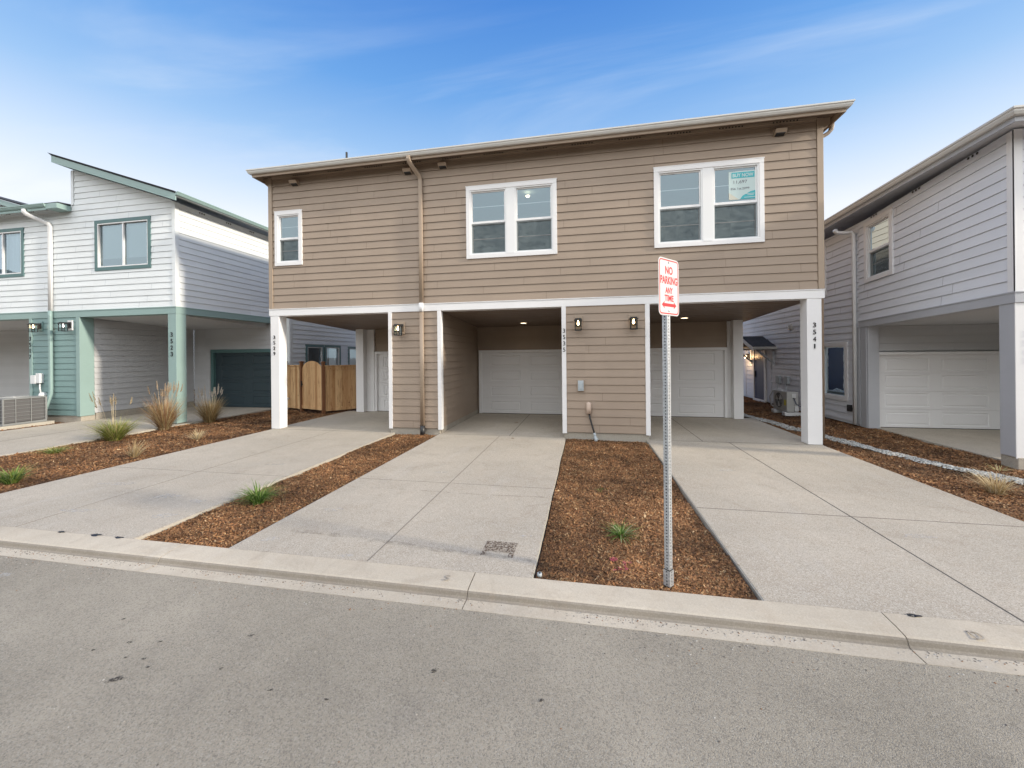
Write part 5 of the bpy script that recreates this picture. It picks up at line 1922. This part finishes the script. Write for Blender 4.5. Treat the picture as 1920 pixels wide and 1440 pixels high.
zc = (z0s + z1s) / 2; hh = (z1s - z0s) / 2
mb = MB(); mb.prism(rrect(.004, zc, sw, hh, rad), lambda p, t: FS.p(p[0], t, p[1]), .0235, .0258)
panel = mb.build('sign_panel', M['signwhite'], SG)
mb = MB()
o_, i_ = rrect(.004, zc, sw - .010, hh - .010, rad - .008), rrect(.004, zc, sw - .019, hh - .019, rad - .016)
for k in range(len(o_)):
    k2 = (k + 1) % len(o_)
    mb.face([FS.p(o_[k][0], .0263, o_[k][1]), FS.p(o_[k2][0], .0263, o_[k2][1]), FS.p(i_[k2][0], .0263, i_[k2][1]), FS.p(i_[k][0], .0263, i_[k][1])])
mb.build('red_border', M['red'], panel, norm=False)
for t_, zz, w_, h_ in (('NO', z1s - .095, .112, .064), ('PARKING', z1s - .175, .255, .064), ('ANY', z1s - .256, .112, .050), ('TIME', z1s - .318, .135, .050)):
    text_obj(t_, FS, .004, zz, w_, h_, .0259, M['red'], panel, bold=.030, thick=.0006)
za = z1s - .374
mb = MB()
mb.face([FS.p(.004 + x, .0264, za + z) for x, z in ((-.110, 0), (-.066, .031), (-.073, .013), (.073, .013), (.066, .031), (.110, 0), (.066, -.031), (.073, -.013), (-.073, -.013), (-.066, -.031))])
mb.build('arrow', M['red'], panel, norm=False)
for z in (z1s - .030, z1s - .420):
    mb = MB(); mb.lathe(FS.p(0, .0256, z), [(.009, 0), (.009, .003), (.006, .006), (.0001, .007)], 10, axis=FS.n); mb.build('bolt', M['galv'], SG, smooth=True)

# ================================================================== OUTDOOR UNITS
AC = thing('condenser_unit', (-16.3, 8.3, 0), 'square grey outdoor condenser unit with a wire guard beside the teal wall', 'air conditioner')
ax0, ax1, ay0, ay1, az0, az1 = -16.70, -15.80, 7.86, 8.76, .08, .80
mb = MB(); mb.box(ax0 - .1, ax1 + .08, ay0 - .1, ay1 + .12, -.05, .045); mb.build('concrete_pad', M['edgecrete'], AC, bevel=.008)
mb = MB(); mb.box(ax0 + .02, ax1 - .02, ay0 + .02, ay1 - .02, az0 + .02, az1 - .03); mb.build('coil', M['grille'], AC, bevel=.04)
mb = MB()
mb.box(ax0, ax1, ay0, ay1, az1 - .035, az1); mb.box(ax0, ax1, ay0, ay1, az0 - .03, az0 + .025)
for (x, y) in ((ax0, ay0), (ax1 - .035, ay0), (ax0, ay1 - .035), (ax1 - .035, ay1 - .035)):
    mb.box(x, x + .035, y, y + .035, az0 + .025, az1 - .035)
mb.build('casing', M['acgrey'], AC, bevel=.006)
mb = MB()
for k in range(6):
    z = az0 + .11 + k * .10
    mb.tube([(ax1 + .006, ay0, z), (ax1 + .006, ay1, z)], .004, 5); mb.tube([(ax0, ay0 - .006, z), (ax1, ay0 - .006, z)], .004, 5)
for y in (ay0 + .25, ay0 + .56): mb.tube([(ax1 + .009, y, az0), (ax1 + .009, y, az1 - .02)], .007, 6)
for x in (ax0 + .3, ax0 + .6): mb.tube([(x, ay0 - .009, az0), (x, ay0 - .009, az1 - .02)], .007, 6)
mb.build('wire_guard', M['guard'], AC)
mb = MB()
for r in (.10, .17, .24, .31, .36):
    mb.tube([(ax0 + .45 + r * math.cos(a * math.pi / 12), ay0 + .45 + r * math.sin(a * math.pi / 12), az1 + .022 - r * .04) for a in range(25)], .005, 5, cap=False)
for a in range(8):
    mb.tube([(ax0 + .45 + .08 * math.cos(a * math.pi / 4), ay0 + .45 + .08 * math.sin(a * math.pi / 4), az1 + .022), (ax0 + .45 + .37 * math.cos(a * math.pi / 4), ay0 + .45 + .37 * math.sin(a * math.pi / 4), az1 + .004)], .005, 5)
mb.lathe((ax0 + .45, ay0 + .45, az1 + .01), [(.09, 0), (.085, .02), (.0001, .026)], 16)
mb.build('fan_guard', M['guard'], AC)

MS = thing('heat_pump', (6.1, 13.2, 0), 'slim white heat pump unit with a round fan beside the grey wall', 'air conditioner')
hx0, hx1, hy0, hy1 = 5.93, 6.24, 12.92, 13.78
mb = MB(); mb.box(hx0 - .06, hx1 + .06, hy0 - .02, hy0 + .18, -.02, .085); mb.box(hx0 - .06, hx1 + .06, hy1 - .2, hy1, -.02, .085); mb.build('foot', M['plastic_white'], MS, bevel=.01)
mb = MB(); mb.box(hx0, hx1, hy0, hy1, .10, .70); hb_ = mb.build('casing', M['acmetal'], MS, bevel=.015)
mb = MB(); mb.lathe((hx0 - .002, hy0 + .48, .41), [(.235, 0), (.235, .006), (.0001, .007)], 28, axis=(-1, 0, 0)); fn = mb.build('fan_opening', M['black'], MS)
mb = MB()
for k in range(5): mb.tube([(hx0 - .015, hy0 + .48 + (.05 + .045 * k) * math.cos(a * math.pi / 12), .41 + (.05 + .045 * k) * math.sin(a * math.pi / 12)) for a in range(25)], .003, 4, cap=False)
for a in range(3):
    an = a * 2.094 + .4
    mb.hexa([(hx0 - .010, hy0 + .48 + r * math.cos(an + d), .41 + r * math.sin(an + d)) for r, d in ((.04, -.3), (.21, -.38), (.21, .38), (.04, .3))] +
            [(hx0 - .013, hy0 + .48 + r * math.cos(an + d), .41 + r * math.sin(an + d)) for r, d in ((.04, -.3), (.21, -.38), (.21, .38), (.04, .3))])
mb.build('fan', M['acmetal'], fn)
mb = MB(); mb.box(hx0 - .004, hx0 - .001, hy0 + .06, hy0 + .17, .28, .45); mb.build('energy_label', M['yellow'], MS)
mb = MB(); mb.box(hx0 + .13, hx0 + .24, hy0 - .03, hy0 - .001, .52, .64); mb.box(hx0 + .19, hx1 - .01, hy0 - .05, hy0 - .001, .12, .30); mb.build('valve_cover', M['plastic_white'], MS, bevel=.01)
mb = MB(); mb.tube([(hx0 + .17, hy0 - .03, .52), (hx0 + .20, hy0 - .09, .36), (hx0 + .30, hy0 - .08, .28), (hx0 + .55, hy0 - .05, .22)], .012, 8); mb.build('cable', M['blue'], MS, smooth=True)
mb = MB(); mb.tube([(hx0 + .12, hy0 + .5, .71), (hx0 + .1, hy1 - .1, .74), (hx0 + .06, hy1 + .15, .66), (hx0 + .02, hy1 + .3, .45), (hx0 + .1, hy1 + .35, .15), (hx0 + .3, hy1 + .3, .05)], .022, 8); mb.build('line_set', M['plastic_white'], MS, smooth=True)

# ================================================================== PLANTS
def grass(name, x, y, label, cat, n, h, spread, cols, width=.006, droop=.5, seed=1, plumes=0, plume_h=None, plume_col=(.55, .46, .33), group=None, base_r=.05, lean=(0, 0)):
    """tuft of tapered, arching blades, each its own ribbon with its own tone"""
    rs = random.Random(seed)
    z0 = bedz(x, y)
    V = []; Fc = []; C = []
    def blade(h_, sp, w, col, dr, ph=None, segs=6, r0=base_r):
        a = rs.uniform(0, 6.283) if ph is None else ph
        ca, sa = math.cos(a), math.sin(a)
        b0 = len(V)
        ox, oy = x + ca * rs.uniform(0, r0), y + sa * rs.uniform(0, r0)
        tw = rs.uniform(-.6, .6)
        wa = a + 1.5708 + tw
        for k in range(segs + 1):
            t = k / segs
            out = sp * (t ** (1.0 + dr))
            zz = h_ * (t - dr * .55 * t ** 3)
            ww = w * (1 - t) ** .7 * .5 + .0004
            cx2 = ox + ca * out + lean[0] * t * t; cy2 = oy + sa * out + lean[1] * t * t
            V.append((cx2 - math.cos(wa) * ww, cy2 - math.sin(wa) * ww, z0 + zz - .01))
            V.append((cx2 + math.cos(wa) * ww, cy2 + math.sin(wa) * ww, z0 + zz - .01))
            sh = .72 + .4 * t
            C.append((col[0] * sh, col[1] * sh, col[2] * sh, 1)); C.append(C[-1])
        for k in range(segs):
            Fc.append((b0 + 2 * k, b0 + 2 * k + 1, b0 + 2 * k + 3, b0 + 2 * k + 2))
        return (ox + ca * sp + lean[0], oy + sa * sp + lean[1], z0 + h_ * (1 - dr * .55)), (ca, sa)
    for i in range(n):
        c = rs.choice(cols); j = rs.uniform(.75, 1.25)
        hh_ = h * rs.uniform(.35, 1.0)
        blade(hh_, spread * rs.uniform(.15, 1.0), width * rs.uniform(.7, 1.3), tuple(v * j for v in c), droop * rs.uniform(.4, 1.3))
    for i in range(plumes):
        ph_ = (plume_h or h * 1.3) * rs.uniform(.78, 1.0)
        sp = spread * rs.uniform(.15, .75)
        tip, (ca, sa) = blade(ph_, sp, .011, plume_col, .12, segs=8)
        # feathery head: fine short hairs down the last stretch
        for k in range(90):
            t = k / 90
            bx_ = tip[0] - ca * sp * .16 * t; by_ = tip[1] - sa * sp * .16 * t; bz = tip[2] - ph_ * .17 * t
            a = rs.uniform(0, 6.283); L = .035 * (.5 + t)
            b0 = len(V)
            ex_, ey_, ez = bx_ + math.cos(a) * L * .5 + ca * L * .4, by_ + math.sin(a) * L * .5 + sa * L * .4, bz + L * .8
            V += [(bx_ - .0045, by_, bz), (bx_ + .0045, by_, bz), (ex_ + .0005, ey_, ez), (ex_ - .0005, ey_, ez)]
            jj = rs.uniform(.8, 1.25)
            C += [(plume_col[0] * jj, plume_col[1] * jj, plume_col[2] * jj, 1)] * 4
            Fc.append((b0, b0 + 1, b0 + 2, b0 + 3))
    o = np_mesh(name, V, Fc, M['blades'], C, origin=(x, y, z0))
    tag(o, label, cat, group)
    return o


green = [(.10, .20, .035), (.16, .28, .05), (.06, .13, .025), (.24, .34, .09), (.30, .36, .16)]
lime = [(.30, .34, .07), (.40, .42, .12), (.18, .24, .05), (.48, .44, .20)]
straw = [(.50, .38, .20), (.40, .27, .13), (.60, .50, .30), (.30, .19, .09)]
pale = [(.66, .54, .33), (.58, .44, .25), (.72, .62, .42)]
gg = 'green grass clumps in the mulch'
gt_ = 'tall plumed grasses by the teal post'
gs = 'small dry grass tufts'
grass('grass_clump', -4.20, 4.33, 'dark green grass clump on the narrow mulch strip beside the kerb', 'grass clump', 330, .36, .36, green, .010, .75, 61, group=gg, base_r=.07)
grass('grass_clump', .35, 4.18, 'small flattened green grass clump in the mulch behind the sign post', 'grass clump', 120, .19, .26, green + [(.42, .44, .26)], .011, .9, 62, group=gg)
grass('grass_clump', -8.66, 4.40, 'green grass clump in the wide mulch bed cut by the left picture edge', 'grass clump', 300, .36, .34, green + lime[:1], .010, .7, 63, group=gg, base_r=.07)
grass('grass_clump', -10.60, 5.98, 'low yellow-green grass clump at the edge of the far left driveway', 'grass clump', 170, .26, .44, lime + green[3:], .012, .95, 64, group=gg, base_r=.08)
grass('plumed_grass', -10.97, 7.24, 'yellow-green plumed grass with a few tall bare stalks, nearest of three', 'ornamental grass', 950, .66, .62, lime + straw[:1] + lime, .010, .45, 65, plumes=9, plume_h=1.30, plume_col=(.66, .55, .36), group=gt_, base_r=.12)
grass('plumed_grass', -11.17, 8.50, 'tall reddish tan plumed grass directly in front of the teal post', 'ornamental grass', 850, 1.08, .56, straw + [(.34, .17, .10)], .009, .3, 66, plumes=20, plume_h=1.42, plume_col=(.62, .48, .32), group=gt_, base_r=.12)
grass('plumed_grass', -11.05, 9.68, 'brown plumed grass behind the teal post with silvery heads', 'ornamental grass', 800, .95, .52, straw + [(.22, .18, .08)], .009, .35, 67, plumes=20, plume_h=1.22, plume_col=(.60, .54, .46), group=gt_, base_r=.12)
grass('grass_tuft', -8.57, 5.98, 'upright straw-coloured grass tuft in the middle of the wide mulch bed', 'grass tuft', 95, .50, .30, pale + straw[:1], .010, .35, 68, group=gs, lean=(.10, 0))
grass('grass_tuft', -8.92, 7.50, 'short fan-shaped straw grass tuft near the white corner post', 'grass tuft', 95, .30, .30, pale, .010, .3, 69, group=gs)
grass('grass_tuft', 5.40, 6.30, 'wispy dried grass tuft beside the gravel strip', 'grass tuft', 300, .40, .36, pale + straw[:1], .006, .7, 70, group=gs, base_r=.09)
grass('grass_tuft', 6.42, 7.45, 'tiny yellowish grass tuft by the grey house footing', 'grass tuft', 45, .14, .20, [(.55, .52, .24), (.62, .55, .34)], .006, .5, 71, group=gs)
grass('grass_tuft', .23, 5.55, 'barely sprouting green tuft in the mulch near the conduit', 'grass tuft', 26, .07, .12, green, .006, .8, 72, group=gs)

# survey marker disc, loose debris
SM = thing('survey_marker', (-.40, 3.285, 0), 'small pale survey marker disc at the mulch corner by the kerb', 'marker')
mb = MB(); mb.lathe((-.40, 3.285, -.02), [(.0001, .026), (.010, .027), (.014, .030), (.020, .028), (.021, 0)], 18); mb.build('disc', M['greybox'], SM, smooth=True)
mb = MB(); mb.lathe((-.40, 3.285, .0095), [(.008, 0), (.010, .001), (.0001, .001)], 12); mb.build('centre_mark', M['black'], SM)


def scrap(name, x, y, r, label, cat, mat, seed, group=None, z=.008, asp=.35):
    rs = random.Random(seed)
    V = []; n = 14
    mb = MB()
    top = []
    for k in range(n):
        a = 2 * math.pi * k / n
        rr = r * (1 + rs.uniform(-.3, .3))
        top.append((x + rr * math.cos(a), y + rr * asp * math.sin(a), z + rs.uniform(-.004, .006)))
    c = (x, y, z + .007)
    for k in range(n):
        mb.face([top[k], top[(k + 1) % n], c])
    o = mb.build(name, mat, None, origin=(x, y, 0), norm=False)
    return tag(o, label, cat, group)


M['leafbrown'] = paint('dead_leaf', (0.16, 0.075, 0.035), 0.8, 0.2, 0)
scrap('tar_paper_scrap', -5.12, 3.205, .065, 'torn black felt scrap sticking out of the kerb joint, the largest', 'scrap', M['black'], 5, 'black scraps along the kerb')
scrap('tar_paper_scrap', -5.58, 3.20, .045, 'small black scrap at the kerb nearer the left picture edge', 'scrap', M['black'], 6, 'black scraps along the kerb')
scrap('tar_paper_scrap', -4.80, 3.205, .05, 'small black scrap at the kerb beside the mulch strip corner', 'scrap', M['black'], 7, 'black scraps along the kerb')
scrap('tar_paper_scrap', 2.26, 3.20, .055, 'dark crumpled scrap at the kerb edge of the right driveway', 'scrap', M['black'], 8, 'black scraps along the kerb')
scrap('dead_leaf', -1.90, 10.6, .05, 'dead brown leaf on the slab inside the middle carport', 'leaf', M['leafbrown'], 9, 'dead leaves', asp=.7)
scrap('dead_leaf', -1.62, 8.55, .03, 'dead leaf on the driveway just outside the middle carport', 'leaf', M['leafbrown'], 10, 'dead leaves', asp=.7)
pp = MB(); rr_ = random.Random(4)
for k in range(9):
    blob(pp, .27 + rr_.uniform(-.09, .16), 3.58 + rr_.uniform(-.1, .12), rr_.uniform(.012, .035), bedz(.27, 3.58) + .022, rr_)
pk = pp.build('marking_paint', M['pinkpaint'], bpy.data.objects['mulch_bed'], norm=False)
pk['kind'] = 'stuff'
